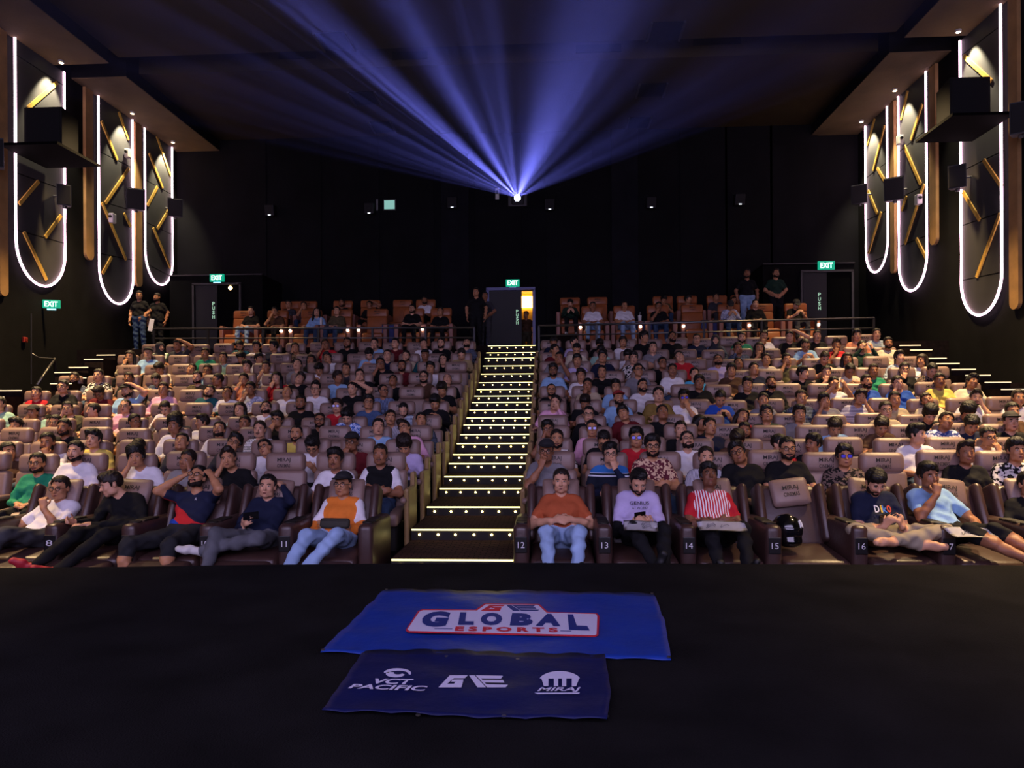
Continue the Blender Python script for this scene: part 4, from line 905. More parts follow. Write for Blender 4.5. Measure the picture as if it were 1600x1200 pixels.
RIGHT = {
 2: [(848, 711, 'grey', 3, 'gkm'), (954, 707, 'navy', 3, '-guL'), (1013, 700, 'mfloral', 2, 'gub'), (1096, 712, 'wstripe', 0, 'L'), (1152, 713, 'black', 6, '-gu'), (1239, 707, 'black', 2, 'gb'), (1327, 712, 'dfloral', 0, 'GuL'), (1517, 706, 'black', 0, 'q'), (1594, 706, 'floral', 0, 'u')],
 3: [(872, 686, 'floral', 0, 'b'), (945, 688, 'black', 4, 'g'), (982, 688, 'red', 0, 'Gu'), (1067, 686, 'white', 1, 'gbL'), (1146, 689, 'brown', 4, 'u'), (1209, 694, 'red', 5, 'L'), (1272, 692, 'black', 5, '-u'), (1439, 681, 'white', 5, 'u'), (1537, 679, 'white', 3, '-g')],
 4: [(854, 670, 'maroon', 8, 'gu'), (922, 668, 'pink', 0, 'GL'), (1061, 670, 'black', 0, ''), (1100, 668, 'navy', 10, 'L'), (1169, 671, 'white', 0, 'b'), (1312, 668, 'lightblue', 4, 'uL'), (1385, 662, 'brown', 4, 'u'), (1468, 655, 'wfloral', 6, ''), (1519, 662, 'navy', 4, 'u'), (1582, 664, 'black', 0, 'k')],
 5: [(917, 649, 'black', 0, 'gL'), (971, 646, 'maroon', 6, '-u'), (1030, 650, 'black', 1, ''), (1087, 660, 'black', 5, 'l'), (1153, 650, 'red', 6, 'l'), (1193, 652, 'darkgreen', 1, 'guL'), (1253, 650, 'grey', 0, 'u'), (1389, 645, 'beige', 0, 'g'), (1460, 639, 'black', 4, 'c'), (1516, 643, 'charcoal', 4, 'c'), (1585, 647, 'brown', 0, '')],
 6: [(867, 631, 'pink', 8, '-L'), (912, 629, 'black', 4, 'u'), (962, 619, 'lightblue', 10, 'kb'), (1027, 621, 'mustard', 2, 'L'), (1056, 621, 'white', 3, '-Gu'), (1120, 626, 'blue', 4, 'p'), (1186, 624, 'grey', 0, 'L'), (1246, 626, 'dcheck', 0, '-L'), (1276, 624, 'grey', 8, 'u'), (1350, 621, 'hstripe', 8, '-u'), (1402, 626, 'beige', 0, ''), (1451, 624, 'cream', 6, '-b'), (1528, 621, 'white', 8, '-bq'), (1597, 625, 'white', 0, '')],
 7: [(861, 608, 'black', 0, 'gbz'), (920, 602, 'beige', 3, ''), (960, 604, 'lightblue', 0, 'u'), (998, 602, 'white', 10, 'b'), (1098, 601, 'black', 2, 'u'), (1162, 602, 'black', 0, 'u'), (1198, 593, 'black', 1, 'bL'), (1308, 598, 'white', 9, 'p'), (1357, 598, 'blue', 10, 'b'), (1405, 598, 'blue', 8, ''), (1471, 596, 'yellow', 0, 'm'), (1515, 599, 'cream', 6, 'u')],
 8: [(865, 579, 'lightblue', 0, 'gbu'), (906, 588, 'white', 0, 'u'), (932, 580, 'black', 0, ''), (993, 581, 'grey', 10, 'g'), (1048, 577, 'white', 0, 'mL'), (1078, 583, 'cyan', 10, ''), (1137, 579, 'brown', 0, 'uL'), (1172, 577, 'navy', 10, ''), (1252, 581, 'black', 5, 'u'), (1286, 580, 'black', 3, ''), (1327, 581, 'cream', 4, ''), (1351, 577, 'green', 0, ''), (1413, 577, 'black', 3, 'gL'), (1452, 576, 'dfloral', 4, 'L')],
 9: [(877, 563, 'grey', 8, '-'), (900, 566, 'lavender', 0, 'u'), (937, 561, 'navy', 0, 'u'), (987, 563, 'floral', 0, 'u'), (1032, 566, 'black', 10, 'g'), (1056, 561, 'red', 6, '-'), (1116, 563, 'lavender', 1, 'bg'), (1150, 567, 'grey', 1, ''), (1202, 561, 'cream', 0, 'L'), (1231, 560, 'olive', 8, ''), (1294, 562, 'black', 4, ''), (1322, 560, 'grey', 0, 'lL'), (1400, 558, 'lcheck', 10, 'uL'), (1432, 562, 'white', 5, 'l-')],
 10: [(869, 550, 'maroon', 5, ''), (900, 548, 'cream', 4, 'L'), (936, 550, 'mint', 4, 'g'), (978, 556, 'white', 4, 'u'), (1016, 543, 'grey', 2, ''), (1151, 545, 'dcheck', 8, 'L'), (1173, 547, 'black', 3, 'l'), (1263, 542, 'lightblue', 4, 'gzp'), (1312, 539, 'red', 3, 'q'), (1349, 541, 'darkgreen', 9, 'L'), (1388, 536, 'cream', 0, 'bL')],
 11: [(867, 536, 'navy', 4, ''), (896, 534, 'lavender', 5, 'L'), (936, 536, 'black', 4, 'u'), (971, 534, 'white', 0, 'uL'), (1002, 530, 'black', 5, 'u'), (1046, 528, 'black', 10, 'bL'), (1084, 528, 'navy', 0, 'g'), (1110, 530, 'dcheck', 0, 'fL'), (1163, 528, 'green', 0, 'b'), (1198, 528, 'white', 3, ''), (1236, 525, 'black', 7, ''), (1280, 523, 'black', 0, 'm'), (1334, 524, 'salmon', 0, 'uL'), (1364, 522, 'lcheck', 0, 'L')]}
def row_x(px, py, k, off=0.0):
    """where the sight line through a picture x meets the seat row k"""
    d = ray(px, py); s_ = KL if px < 800 else KR
    t_ = (ROWY[k] + off + s_ * (CX - AX)) / (d.y - s_ * d.x)
    return CX + t_ * d.x, t_ * d.y, CZ + t_ * d.z
NPERS = 0
def person(loc, rz, v, colour, flags, label, group, scale=1.0, me=None, skin=None, pants=None):
    global NPERS
    NPERS += 1; sd = NPERS; rs = random.Random(sd * 17)
    me = me or BODY[v]; o = bpy.data.objects.new('person', me); COL.objects.link(o)
    mx_ = -1 if '-' in flags else 1
    o.location = loc; o.rotation_euler = (0, 0, rz); o.scale = (scale * mx_, scale, scale)
    sk = SKIN[skin if skin is not None else rs.choice((0, 0, 0, 1, 1, 1, 1, 2, 2))]; sh = cloth(colour)
    dress(o, sh, sk, PANTS[pants if pants is not None else rs.choice((0, 0, 1, 1, 2, 3))], rs.choice(SHOES), sh if 'L' in flags else sk)
    hair = 'long' if 'l' in flags else 'curly' if 'c' in flags else 'bushy' if 'u' in flags else 'quiff' if 'q' in flags else 'buzz' if 'z' in flags else 'short'
    if 'k' in flags: hair = 'buzz'
    face(o, head_matrix(me), hair, 1 if 'b' in flags else 2 if 'm' in flags else 0, 'g' in flags.lower(), 'k' in flags, sd, scarf=plain('scarf_dark', '#22222a', 0.9) if 'f' in flags else None, glare='G' in flags,
         capm=plain('cap_red', '#8c1f22', 0.8) if colour == 'lightblue' and 'k' in flags and 'b' in flags and loc[0] > 0 else None)
    tag(o, label, 'person', group)
    return o
def look(colour, flags):
    w_ = 'person in %s %s' % (cword(colour), 'shirt' if 'L' in flags else 't-shirt')
    if 'f' in flags: w_ += ' and headscarf'
    elif 'k' in flags: w_ += ' and cap'
    elif 'g' in flags.lower(): w_ += ' and glasses'
    return w_

LIM_L = [0] * 12; LIM_R = [0] * 12
def _lims():
    for k, (a_, b_) in {2: (-60, 1700), 3: (-60, 1700), 4: (-60, 1700), 5: (-60, 1700), 6: (-60, 1590), 7: (36, 1532), 8: (92, 1480), 9: (185, 1438), 10: (190, 1398), 11: (237, 1368)}.items():
        LIM_L[k] = row_x(a_, 600, k)[0]; LIM_R[k] = row_x(b_, 600, k)[0]
_lims()

# ------------------------------------------------------------------ the brown cinema seats
leather = plain('mauve_brown_leather', '#7d655b', 0.42, spec=0.45, var=0.10, scale=6, bump=0.10, bscale=30)
leathert = plain('lit_side_leather', '#8a6f48', 0.45, spec=0.45, var=0.10, scale=6)  # leather lightened to tan, painting in the glow of the step lights
darkpl = plain('dark_plastic', '#17130f', 0.5); printm = plain('headrest_print', '#17110f', 0.7)
def rt(ax, c): return Matrix.Translation(c) @ Matrix.Rotation(ax, 4, 'X') @ Matrix.Translation([-v for v in c])
S_HEAD = B().box((0, 0, 0.985), (0.47, 0.15, 0.235), 0.068, 4, rt(-0.10, (0, 0, .98))).mesh(smooth=True)
S_BACK = B().box((0, -0.045, 0.64), (0.51, 0.13, 0.50), 0.05, 3, rt(-0.16, (0, -.045, .64))).mesh(smooth=True)
S_CUSH = B().box((0, -0.36, 0.39), (0.50, 0.52, 0.16), 0.05, 3, rt(0.06, (0, -.36, .39))).mesh(smooth=True)
S_BASE = B().box((0, -0.30, 0.16), (0.44, 0.42, 0.32), 0.02, 1).mesh()
S_ARM = B().box((0, -0.33, 0.585), (0.075, 0.50, 0.07), 0.03, 3).mesh(smooth=True)
S_PANEL = B().box((0, -0.28, 0.28), (0.045, 0.46, 0.56), 0.015, 2).mesh()
S_SIDE = B().box((0, -0.26, 0.36), (0.06, 0.56, 0.72), 0.03, 2).box((0, -0.05, 0.72), (0.06, 0.16, 0.3), 0.03, 2).mesh(smooth=False)
def two_lines(a_, b_, w_, h_):
    m1 = fit_text(text_mesh(a_, 0.010), w_, h_ * .5); m2 = fit_text(text_mesh(b_, 0.008), w_, h_ * .36); bm = bmesh.new(); bm.from_mesh(m1)
    n0 = len(bm.verts); bm.verts.ensure_lookup_table()
    for v_ in bm.verts: v_.co.y += h_ * .26
    bm.from_mesh(m2); bm.verts.ensure_lookup_table()
    for v_ in bm.verts[n0:]: v_.co.y -= h_ * .30
    me = bpy.data.meshes.new('emblem'); bm.to_mesh(me); bm.free(); return me
EMB = two_lines('MIRAJ', 'CINEMAS', 0.155, 0.115)
for m_, q in ((S_HEAD, leather), (S_BACK, leather), (S_CUSH, leather), (S_BASE, darkpl), (S_ARM, leather), (S_PANEL, darkpl), (S_SIDE, leathert), (EMB, printm)): m_.materials.append(q)
SEATX = {}
def seat(k, side, i, x):
    y = ROWY[k] + bend(x) + random.uniform(-.012, .012)
    e = empty('cinema_chair', (x, y, FLO[k]), math.atan(KL if side == 'left' else KR))
    tag(e, 'mauve-brown leather cinema chair, %s %s of the centre stairs, row %s' % (ORD[i + 1], side, NUM[k]), 'chair', 'brown cinema chairs')
    dz = random.uniform(-.012, .02)
    hd_ = ob('headrest', S_HEAD, e, loc=(0, 0, dz)); ob('emblem', EMB, hd_, loc=(0.0, -0.0795, 0.985), rot=(PI / 2 - 0.10, 0, 0))
    ob('backrest', S_BACK, e); ob('cushion', S_CUSH, e); ob('base', S_BASE, e)
    o_ = 1 if side == 'right' else -1
    ob('armrest', S_ARM, e, loc=(o_ * PITCH[k] / 2, 0, 0)); ob('arm_panel', S_PANEL, e, loc=(o_ * PITCH[k] / 2, 0, 0))
    if i == 0: ob('armrest', S_ARM, e, loc=(-o_ * PITCH[k] / 2, 0, 0)); ob('side_panel', S_SIDE, e, loc=(-o_ * (PITCH[k] / 2 + .03), 0, 0))
PITCH = [0, 0.76] + [0.60 - 0.0038 * (k - 2) for k in range(2, 12)]
for k in range(2, 12):
    for side in ('left', 'right'):
        sg_ = -1 if side == 'left' else 1; i = 0; xs = []
        while i < 20:
            x = AX + sg_ * (0.70 + PITCH[k] / 2 + i * PITCH[k])
            y = ROWY[k] + bend(x); d_ = -_s * (x - CX) + _c * y; px = 800 + F * (_c * (x - CX) + _s * y) / d_
            if px < -28 or px > 1628: break
            if side == 'left' and x < LIM_L[k]: break
            if side == 'right' and x > LIM_R[k]: break
            seat(k, side, i, x); xs.append(x); i += 1
        SEATX[(side, k)] = xs
# lit step edges in the side aisles, past the ends of the rows
for k in range(6, 12):
    for side in ('left', 'right'):
        sgn = -1 if side == 'left' else 1; e = SEATX[(side, k)][-1] + sgn * 0.34
        if abs(e) > 10.0: continue
        xe = e + sgn * 0.42; yy = ROWY[k] - 0.85 + bend(e); xm = (e + xe) / 2; w_ = abs(xe - e)
        for dy, dz in ((0, 0), (-0.43, -0.13)):
            struct('side_step', B().box((xm, yy + dy + 0.2, ROWZ[k] + dz - .80), (w_, 0.44, 1.0)).mesh(), floorm, parent=TIER[k])
            struct('edge_light', B().box((xm, yy + dy - 0.03, ROWZ[k] + dz - .312), (w_, 0.02, 0.018)).mesh(), stripw, parent=TIER[k])
PEOPLE_X = {}
for side, data in (('left', LEFT), ('right', RIGHT)):
    for k, lst in data.items():
        lst = sorted(lst, key=lambda q: -q[0] if side == 'left' else q[0])
        lastx = None
        for i, (px, py, col_, v, fl_) in enumerate(lst):
            hm = head_matrix(BODY[v]); hl = hm.translation
            X, Y, Z = row_x(px, py, k, -0.16)
            mx_ = -1 if '-' in fl_ else 1
            x = X - hl.x * mx_
            y = Y - hl.y + 0.02
            sx_ = min(SEATX[(side, k)], key=lambda q: abs(q - x)); x = x + 0.3 * max(-.2, min(.2, sx_ - x))
            if lastx is not None and abs(x - lastx) < 0.40: x = lastx + (0.40 if side == 'right' else -0.40)
            lastx = x
            z = max(FLO[k] - 0.10, min(FLO[k] + 0.09, Z - hl.z))
            tilt = (KL if side == 'left' else KR)
            aim = math.atan2(x - 0.0, y + 3) * -0.35
            person((x, y, z), aim + random.uniform(-.06, .06), v, col_, fl_, '%s, %s person %s of centre stairs, row %s' % (look(col_, fl_), ORD[i + 1], side, NUM[k]), 'audience in the brown seats', random.uniform(.97, 1.04))
            PEOPLE_X.setdefault((side, k), []).append(x)
# ------------------------------------------------------------------ front row: wide recliners
leatherd = plain('dark_brown_leather', '#3d2a26', 0.36, spec=0.5, var=0.12, scale=5, bump=0.10, bscale=28)
R_SEAT = B().box((0, -0.18, 0.30), (0.60, 0.62, 0.20), 0.06, 3, rt(0.10, (0, -.18, .3))).mesh(smooth=True)
R_FOOT = B().box((0, -0.66, 0.24), (0.60, 0.34, 0.15), 0.06, 3, rt(0.42, (0, -.66, .24))).mesh(smooth=True)
R_BACK = B().box((0, 0.30, 0.64), (0.60, 0.18, 0.66), 0.07, 3, rt(-0.42, (0, .30, .64))).mesh(smooth=True)
R_WING = B().box((0, 0.27, 0.68), (0.09, 0.24, 0.60), 0.045, 3, rt(-0.42, (0, .27, .68))).mesh(smooth=True)
R_BASE = B().box((0, 0.0, 0.11), (0.62, 0.7, 0.22), 0.02, 1).mesh()
R_ARM = B().box((0, -0.06, 0.34), (0.15, 0.80, 0.68), 0.05, 3).mesh(smooth=True)
R_TRAY = B().cyl((0, -0.32, 0.675), (0, -0.32, 0.69), 0.055, 0.055, 16).box((0, -0.12, 0.68), (0.11, 0.26, 0.02), 0.008, 1).mesh()
for m_, q in ((R_SEAT, leatherd), (R_FOOT, leatherd), (R_BACK, leatherd), (R_WING, leatherd), (R_BASE, darkpl), (R_ARM, leatherd), (R_TRAY, darkpl)): m_.materials.append(q)
platem = plain('number_plate_dark', '#0e0b0c', 0.4); numm = plain('number_white', '#cfcdd2', 0.5)
R_PLATE = B().box((0, -0.466, 0.50), (0.11, 0.012, 0.15), 0.012, 2).mesh(); R_PLATE.materials.append(platem)
pil = B().box((0, 0, 0), (0.36, 0.10, 0.27), 0.05, 3); 
for v_ in pil.bm.verts:
    q = (abs(v_.co.x) / .18) ** 2 * (abs(v_.co.z) / .135) ** 2; v_.co.x *= 1 + .12 * q; v_.co.z *= 1 + .14 * q; v_.co.y *= 1 - .6 * q
PIL = pil.mesh(smooth=True); PIL.materials.append(leather)
R1Y, R1Z = 7.0, FLO[1]
def recliner(x, num, lab, endarm=False, pillow=None):
    e = empty('recliner', (x, R1Y, R1Z)); tag(e, lab, 'recliner', 'front row recliners')
    ob('seat', R_SEAT, e); ob('footrest', R_FOOT, e); ob('backrest', R_BACK, e); ob('base', R_BASE, e)
    for s_ in (-1, 1): ob('wing', R_WING, e, loc=(s_ * 0.30, 0, 0))
    a_ = ob('armrest', R_ARM, e, loc=(-0.38, 0, 0)); ob('tray', R_TRAY, a_)
    if num:
        ob('number_plate', R_PLATE, a_); me = fit_text(text_mesh(num), 0.062 if num != '11' else .05, 0.055); me.materials.append(numm)
        ob('number', me, a_, loc=(0, -0.4735, 0.50), rot=(PI / 2, 0, 0))
    if endarm: b_ = ob('armrest', R_ARM, e, loc=(0.38, 0, 0)); b_.scale.x = 1.0; ob('tray', R_TRAY, b_)
    if pillow is not None:
        hp = ob('head_pillow', PIL, e, loc=(0, 0.28, 0.90), rot=(-0.42, pillow, 0)); ob('emblem', EMB, hp, loc=(0, -0.053, 0.0), rot=(PI / 2, 0, 0))
LX = [-0.93 - 0.76 * i for i in range(5)]; RX = [1.29 + 0.765 * i for i in range(6)]
occ = ['the person in the orange jacket', 'the person in the navy sweatshirt', 'the person holding both arms up', 'the person in black turning away', 'the person in white with glasses']
for i, x in enumerate(LX):
    recliner(x, {0: '11', 1: '10', 2: '9', 3: '8', 4: '7'}[i], 'dark brown leather recliner under %s' % occ[i], endarm=(i == 0), pillow=(0.0, 0.1, -.1, 0.05, 0.0)[i])
occ = ['dark brown recliner numbered 12 under the person in the rust t-shirt', 'dark brown recliner numbered 13 under the person reading a phone', 'dark brown recliner numbered 14 under the red and white jersey', 'empty dark brown recliner numbered 15 with a helmet on it', 'dark brown recliner under the cross-legged person', 'dark brown recliner under the light blue polo']
for i, x in enumerate(RX): recliner(x, str(12 + i), occ[i], pillow=(0.0, .05, -.05, -0.12, 0.1, .12)[i])
recliner(RX[5] + .765, '18', 'dark brown recliner cut off by the right edge of the picture', True, 0.0)

# ------------------------------------------------------------------ front row people, each in a pose of its own
def up_(a, dy=0.085, dz=-0.02):
    s_ = lambda v: (v[0], v[1] + dy, v[2] + dz); return (s_(a[0]), s_(a[1]), a[2], a[3], a[4])
def reclined(**kw):
    P = dict(hip=(0, 0, .50), chest=(0, .17, .735), neck=(0, .245, .885), head=(0, .215, 1.035), hrot=(-.08, 0, 0), arms=[up_(A_['lap']), up_(mir(A_['lap']))],
             legs=[((-.15, -.44, .63), (-.12, -.72, .33), (-.2, -.7, .7)), ((.15, -.44, .63), (.12, -.72, .33), (.2, -.7, .7))])
    P.update(kw); return P
HH = 0.0088
def zramp(name, stops):
    """cloth printed in bands over the height of the garment"""
    m_, nt_, b_ = newmat(name); N = nt_.nodes; b_.inputs['Roughness'].default_value = 0.85; b_.inputs['Specular IOR Level'].default_value = 0.2
    tc_ = N.new('ShaderNodeTexCoord'); sp_ = N.new('ShaderNodeSeparateXYZ'); ad = N.new('ShaderNodeMath'); ad.operation = 'MULTIPLY_ADD'
    nt_.links.new(tc_.outputs['Object'], sp_.inputs[0]); nt_.links.new(sp_.outputs[0], ad.inputs[0]); ad.inputs[1].default_value = stops[0]; nt_.links.new(sp_.outputs[2], ad.inputs[2])
    r_ = N.new('ShaderNodeValToRGB'); r_.color_ramp.interpolation = 'CONSTANT'; nt_.links.new(ad.outputs[0], r_.inputs['Fac'])
    for i, (p_, c_) in enumerate(stops[1:]):
        e_ = r_.color_ramp.elements[i] if i < 2 else r_.color_ramp.elements.new(p_); e_.position = p_; e_.color = lin(c_)
    nt_.links.new(r_.outputs['Color'], b_.inputs['Base Color']); MATS[name] = m_
    return m_
jersey_m = zramp('cloth_jersey_navy_red_blue', [0.55, (0.0, '#1b3f9c'), (0.60, '#c0282b'), (0.70, '#1c2138')])
sweat_m = zramp('cloth_blue_banded', [0.0, (0.0, '#141a28'), (0.775, '#c8ccd8'), (0.79, '#141a28'), (0.81, '#b9c2d6'), (0.82, '#2b66a8')])
redst = patterned('cloth_redstripe', 'vstripe', '#b9202c', '#dcd8dc', 75)
def hero(px, py, P, lab, colour=None, mats=None, hair='short', beard=0, glasses=0, cap=0, skin=1, pants=0, shoe=0, rz=0.0, Xs=None, hairmat=None, pm_=None):
    me = figure('front_person', P, HH); hl = head_matrix(me).translation
    g = at_y(px, py, R1Y + hl.y - 0.01); x = g.x - hl.x
    if Xs is not None: x = 0.6 * x + 0.4 * Xs
    o = bpy.data.objects.new('person', me); COL.objects.link(o); o.location = (x, R1Y - 0.02, R1Z + max(-.05, min(.05, g.z - hl.z - R1Z))); o.rotation_euler = (0, 0, rz)
    sh = mats[0] if mats else cloth(colour); sk = SKIN[skin]
    dress(o, sh, sk, pm_ or PANTS[pants], SHOES[shoe], (mats[1] if mats and mats[1] else sk), (mats[2] if mats and len(mats) > 2 else None))
    face(o, head_matrix(me), hair, beard, glasses, cap, px, hairmat=hairmat)
    tag(o, lab, 'person', 'audience in the front row'); return o
C_ = cloth
beige_t = plain('trousers_beige', '#8f8472', 0.85, spec=0.2, var=0.1, scale=10); grey_t = plain('trousers_washed_grey', '#55565c', 0.85, spec=0.2, var=0.2, scale=6); pale_t = plain('trousers_light_blue_denim', '#93add0', 0.85, spec=0.2, var=0.14, scale=5); cargo_t = plain('shorts_dark_cargo', '#26272a', 0.85, spec=0.2, var=0.2, scale=7)
h1 = hero(91, 764, reclined(chest=(.03, .18, .71), neck=(.05, .25, .855), head=(.06, .215, 1.0), hrot=(.02, 0, .1), arms=[((-.30, .06, .60), (-.42, -.14, .55), (-.3, -1, -.2), (0, 0, -1), .3), up_(mir(A_['chin']), .08, -.05)], legs=[((-.30, -.42, .62), (-.42, -.70, .30), (-.4, -.7, .6)), ((.0, -.46, .64), (-.16, -.74, .30), (-.3, -.7, .6))]),
          'person in white t-shirt and glasses, hand at chin, leftmost in front row', 'white', glasses=1, skin=1, pants=2, Xs=LX[4])
h2 = hero(183, 757, reclined(chest=(-.03, .12, .74), neck=(-.10, .14, .89), head=(-.17, .07, 1.0), hrot=(.25, -.15, -.85), arms=[((-.30, -.02, .62), (-.36, -.22, .66), (-.2, -.9, .3), (1, 0, .2), .6), ((.22, .0, .62), (-.20, -.24, .64), (-.7, -.6, .1), (0, 0, -1), .4)], legs=[((-.20, -.44, .58), (-.42, -.66, .34), (-.8, -.5, .5)), ((.10, -.46, .58), (-.18, -.70, .30), (-.7, -.6, .4))]),
          'person dressed in black with long fringe, turned towards the left neighbour', 'black', mats=(C_('black'), C_('black')), hair='bushy', skin=0, pants=0, shoe=0, Xs=LX[3])
h2.material_slots[3].material = plain('shoe_red', '#a51e2b', 0.6)
h3 = hero(306, 746, reclined(head=(0, .235, 1.05), hrot=(-.42, .06, 0), arms=[((-.33, .06, .93), (-.15, .20, 1.06), (.6, .5, .4), (.4, .5, -.8), .3), ((.31, .06, .95), (.16, .20, 1.08), (-.6, .5, .4), (-.4, .5, -.8), .3)], legs=[((-.30, -.50, .49), (-.32, -.62, .10), (-.2, -.8, .1)), ((.10, -.50, .49), (.10, -.62, .10), (.1, -.8, .1))], shorts=1, bulk=1.05),
          'person in navy, red and blue jersey with both hands behind the head', mats=(jersey_m, None, jersey_m), hair='short', beard=1, glasses=1, skin=1, pm_=cargo_t, Xs=LX[2])
h4 = hero(416, 761, reclined(head=(-.01, .20, 1.015), hrot=(-.14, .05, .12), arms=[((-.27, .06, .60), (-.12, -.14, .68), (.6, -.6, .4), (.6, .5, .2), .6), ((.27, .10, .88), (.14, .22, 1.02), (-.5, .5, .3), (-.4, .4, -.8), .35)], legs=[((-.24, -.46, .64), (-.24, -.72, .26), (-.1, -.9, .2)), ((.16, -.44, .60), (-.34, -.50, .50), (-.8, -.4, .2))]),
          'person in navy sweatshirt and grey jeans with one leg crossed, holding a phone', mats=(C_('navy'), C_('navy')), skin=0, pm_=grey_t, shoe=1, Xs=LX[1])
h5 = hero(535, 757, reclined(hrot=(-.05, 0, -.1), arms=[up_(A_['cross2'], .08, -.02), up_(mir(A_['cross']), .08, -.02)], legs=[((-.16, -.42, .62), (-.26, -.72, .34), (-.5, -.7, .4)), ((.12, -.42, .63), (-.08, -.74, .36), (-.3, -.8, .3))]),
          'person in orange jacket, black cap and glasses beside the centre stairs', mats=(C_('orange'), C_('orange'), C_('white')), hair='buzz', glasses=1, cap=1, skin=1, pm_=pale_t, shoe=2, Xs=LX[0])
h6 = hero(877, 752, reclined(bulk=1.10, hrot=(-.03, 0, -.05), arms=[((-.30, .08, .62), (-.10, -.085, .69), (.9, -.3, .05), (.1, .9, -.5), .35), ((.30, .08, .62), (.10, -.075, .70), (-.9, -.3, .05), (-.1, .9, -.5), .35)]),
          'person in rust t-shirt and pale jeans with hands folded', 'rust', mats=(C_('rust'), None), skin=0, pm_=pale_t, Xs=RX[0])
h7 = hero(997, 752, reclined(head=(0, .10, 1.005), neck=(0, .20, .88), hrot=(.55, 0, .05), arms=[up_(A_['phone'], .03, -.12), up_(mir(A_['phone']), .05, -.12)], legs=[((-.13, -.46, .63), (.04, -.74, .36), (.2, -.5, .85)), ((.16, -.44, .60), (.12, -.74, .26), (.4, -.7, .5))]),
          'person in lavender printed top with black sleeves looking at a phone', mats=(C_('lavender'), C_('black'), C_('lavender')), hair='quiff', beard=1, skin=0, Xs=RX[1])
h8 = hero(1102, 744, reclined(head=(0, .245, 1.045), hrot=(-.36, 0, 0), arms=[up_(A_['cross'], .08, -.03), up_(mir(A_['cross2']), .08, -.03)], bulk=1.05),
          'person in red and white striped jersey with folded arms, chin raised', mats=(redst, None, C_('red')), hair='bushy', skin=3, pants=0, Xs=RX[2])
h9 = hero(1367, 753, reclined(head=(-.02, .10, 1.0), neck=(0, .19, .88), hrot=(.58, 0, .05), arms=[up_(A_['phone'], .04, -.10), up_(mir(A_['phone']), .04, -.10)], legs=[((-.40, -.34, .60), (.10, -.46, .50), (.9, -.3, 0)), ((.40, -.34, .60), (-.10, -.50, .54), (-.9, -.3, 0))], bare=1),
          'cross-legged person in navy t-shirt and beige trousers looking at a phone', 'navy', hair='bushy', beard=1, skin=0, pm_=beige_t, Xs=RX[4])
h10 = hero(1444, 743, reclined(chest=(-.02, .16, .74), head=(-.05, .15, 1.04), hrot=(.02, -.08, .05), arms=[up_(A_['chin'], .10, .0), ((.30, .02, .62), (.20, -.20, .60), (.1, -.9, -.2), (-.2, 0, -1), .5)], legs=[((-.02, -.46, .60), (.30, -.78, .40), (.3, -.3, .9)), ((.22, -.44, .60), (.46, -.76, .42), (.5, -.3, .8))], shorts=1, bare=1),
          'person in light blue polo shirt with hand at mouth, barefoot', 'lightblue', hair='bushy', skin=2, pants=0, Xs=RX[5] - .15)
h11 = hero(1606, 764, reclined(arms=[up_(A_['rest'], .04), up_(mir(A_['lap']), .06)]), 'person in black t-shirt cut off by the right picture edge, front row', 'black', skin=1, pants=0)

def on_chest(o, me, mat, z=0.80, y=0.06, x=0.0, tilt=0.55):
    if len(me.materials) == 0: me.materials.append(mat)
    return ob('print', me, o, loc=(x, y, z), rot=(PI / 2 - tilt, 0, 0))
ink = plain('shirt_ink', '#221c28', 0.8); inkw = plain('shirt_ink_white', '#d8d8dc', 0.8)
on_chest(h7, fit_text(text_mesh('GENIUS', .015), .19, .036), ink, .80, .030); on_chest(h7, fit_text(text_mesh('AT WORK!', .01), .15, .026), ink, .755, .004)
on_chest(h6, fit_text(text_mesh('MAISON'), .06, .010), ink, .815, .030)if False else None
for txt, cx_, col_, ww in (('D', -.055, '#d8d8dc', .045), ('i', -.012, '#d9b93c', .018), ('k', .018, '#3f78c8', .04), ('o', .058, '#c8452f', .04)):
    on_chest(h9, fit_text(text_mesh(txt, .02), ww, .075), plain('ink_' + col_[1:], col_, .8), .755, -.012, cx_)
on_chest(h3, fit_text(text_mesh('A'), .02, .03), inkw, .85, .055, .07)

# things held by or lying on the front row
def top(name, me, M, label, cat, mat=None, group=None):
    o = ob(name, me, None, mat); o.matrix_world = M; return tag(o, label, cat, group)
def M_(loc, rot=(0, 0, 0)): return Matrix.Translation(loc) @ Euler(rot, 'XYZ').to_matrix().to_4x4()
papm = plain('white_paper', '#d6d4da', 0.8, var=0.05, scale=14); scrib = plain('pencil_marks', '#6a6872', 0.9)
def paper(px, py, Y, w_, h_, rz, lab):
    b = B(); n = 8
    vs_ = [[b.bm.verts.new(((i / n - .5) * w_, (j / n - .5) * h_, .004 * math.sin(i * .7) + .004 * math.cos(j * .9))) for i in range(n + 1)] for j in range(n + 1)]
    for j in range(n):
        for i in range(n): b.bm.faces.new((vs_[j][i], vs_[j][i + 1], vs_[j + 1][i + 1], vs_[j + 1][i]))
    r = bmesh.ops.solidify(b.bm, geom=b.bm.faces[:], thickness=0.002)
    me = b.mesh(smooth=True); o = top('paper_sheet', me, M_(at_y(px, py, Y), (math.radians(17), 0, rz)), lab, 'paper', papm, 'papers on laps')
    rs = random.Random(px)
    for q in range(4):
        cx_, cy_ = rs.uniform(-.3, .3) * w_, rs.uniform(-.25, .25) * h_
        ob('pencil_mark', B().tube([(cx_ + .04 * math.cos(t_), cy_ + .03 * math.sin(t_ * 1.7), .010) for t_ in (0, .8, 1.6, 2.4, 3.2, 4.2)], .0025, 4).mesh(), o, scrib)
paper(1001, 822, 6.44, .30, .21, -.08, 'sheet of paper with sketches on the lap of the phone reader')
paper(1128, 822, 6.44, .42, .20, -.04, 'sheet of paper on the lap of the striped jersey wearer')
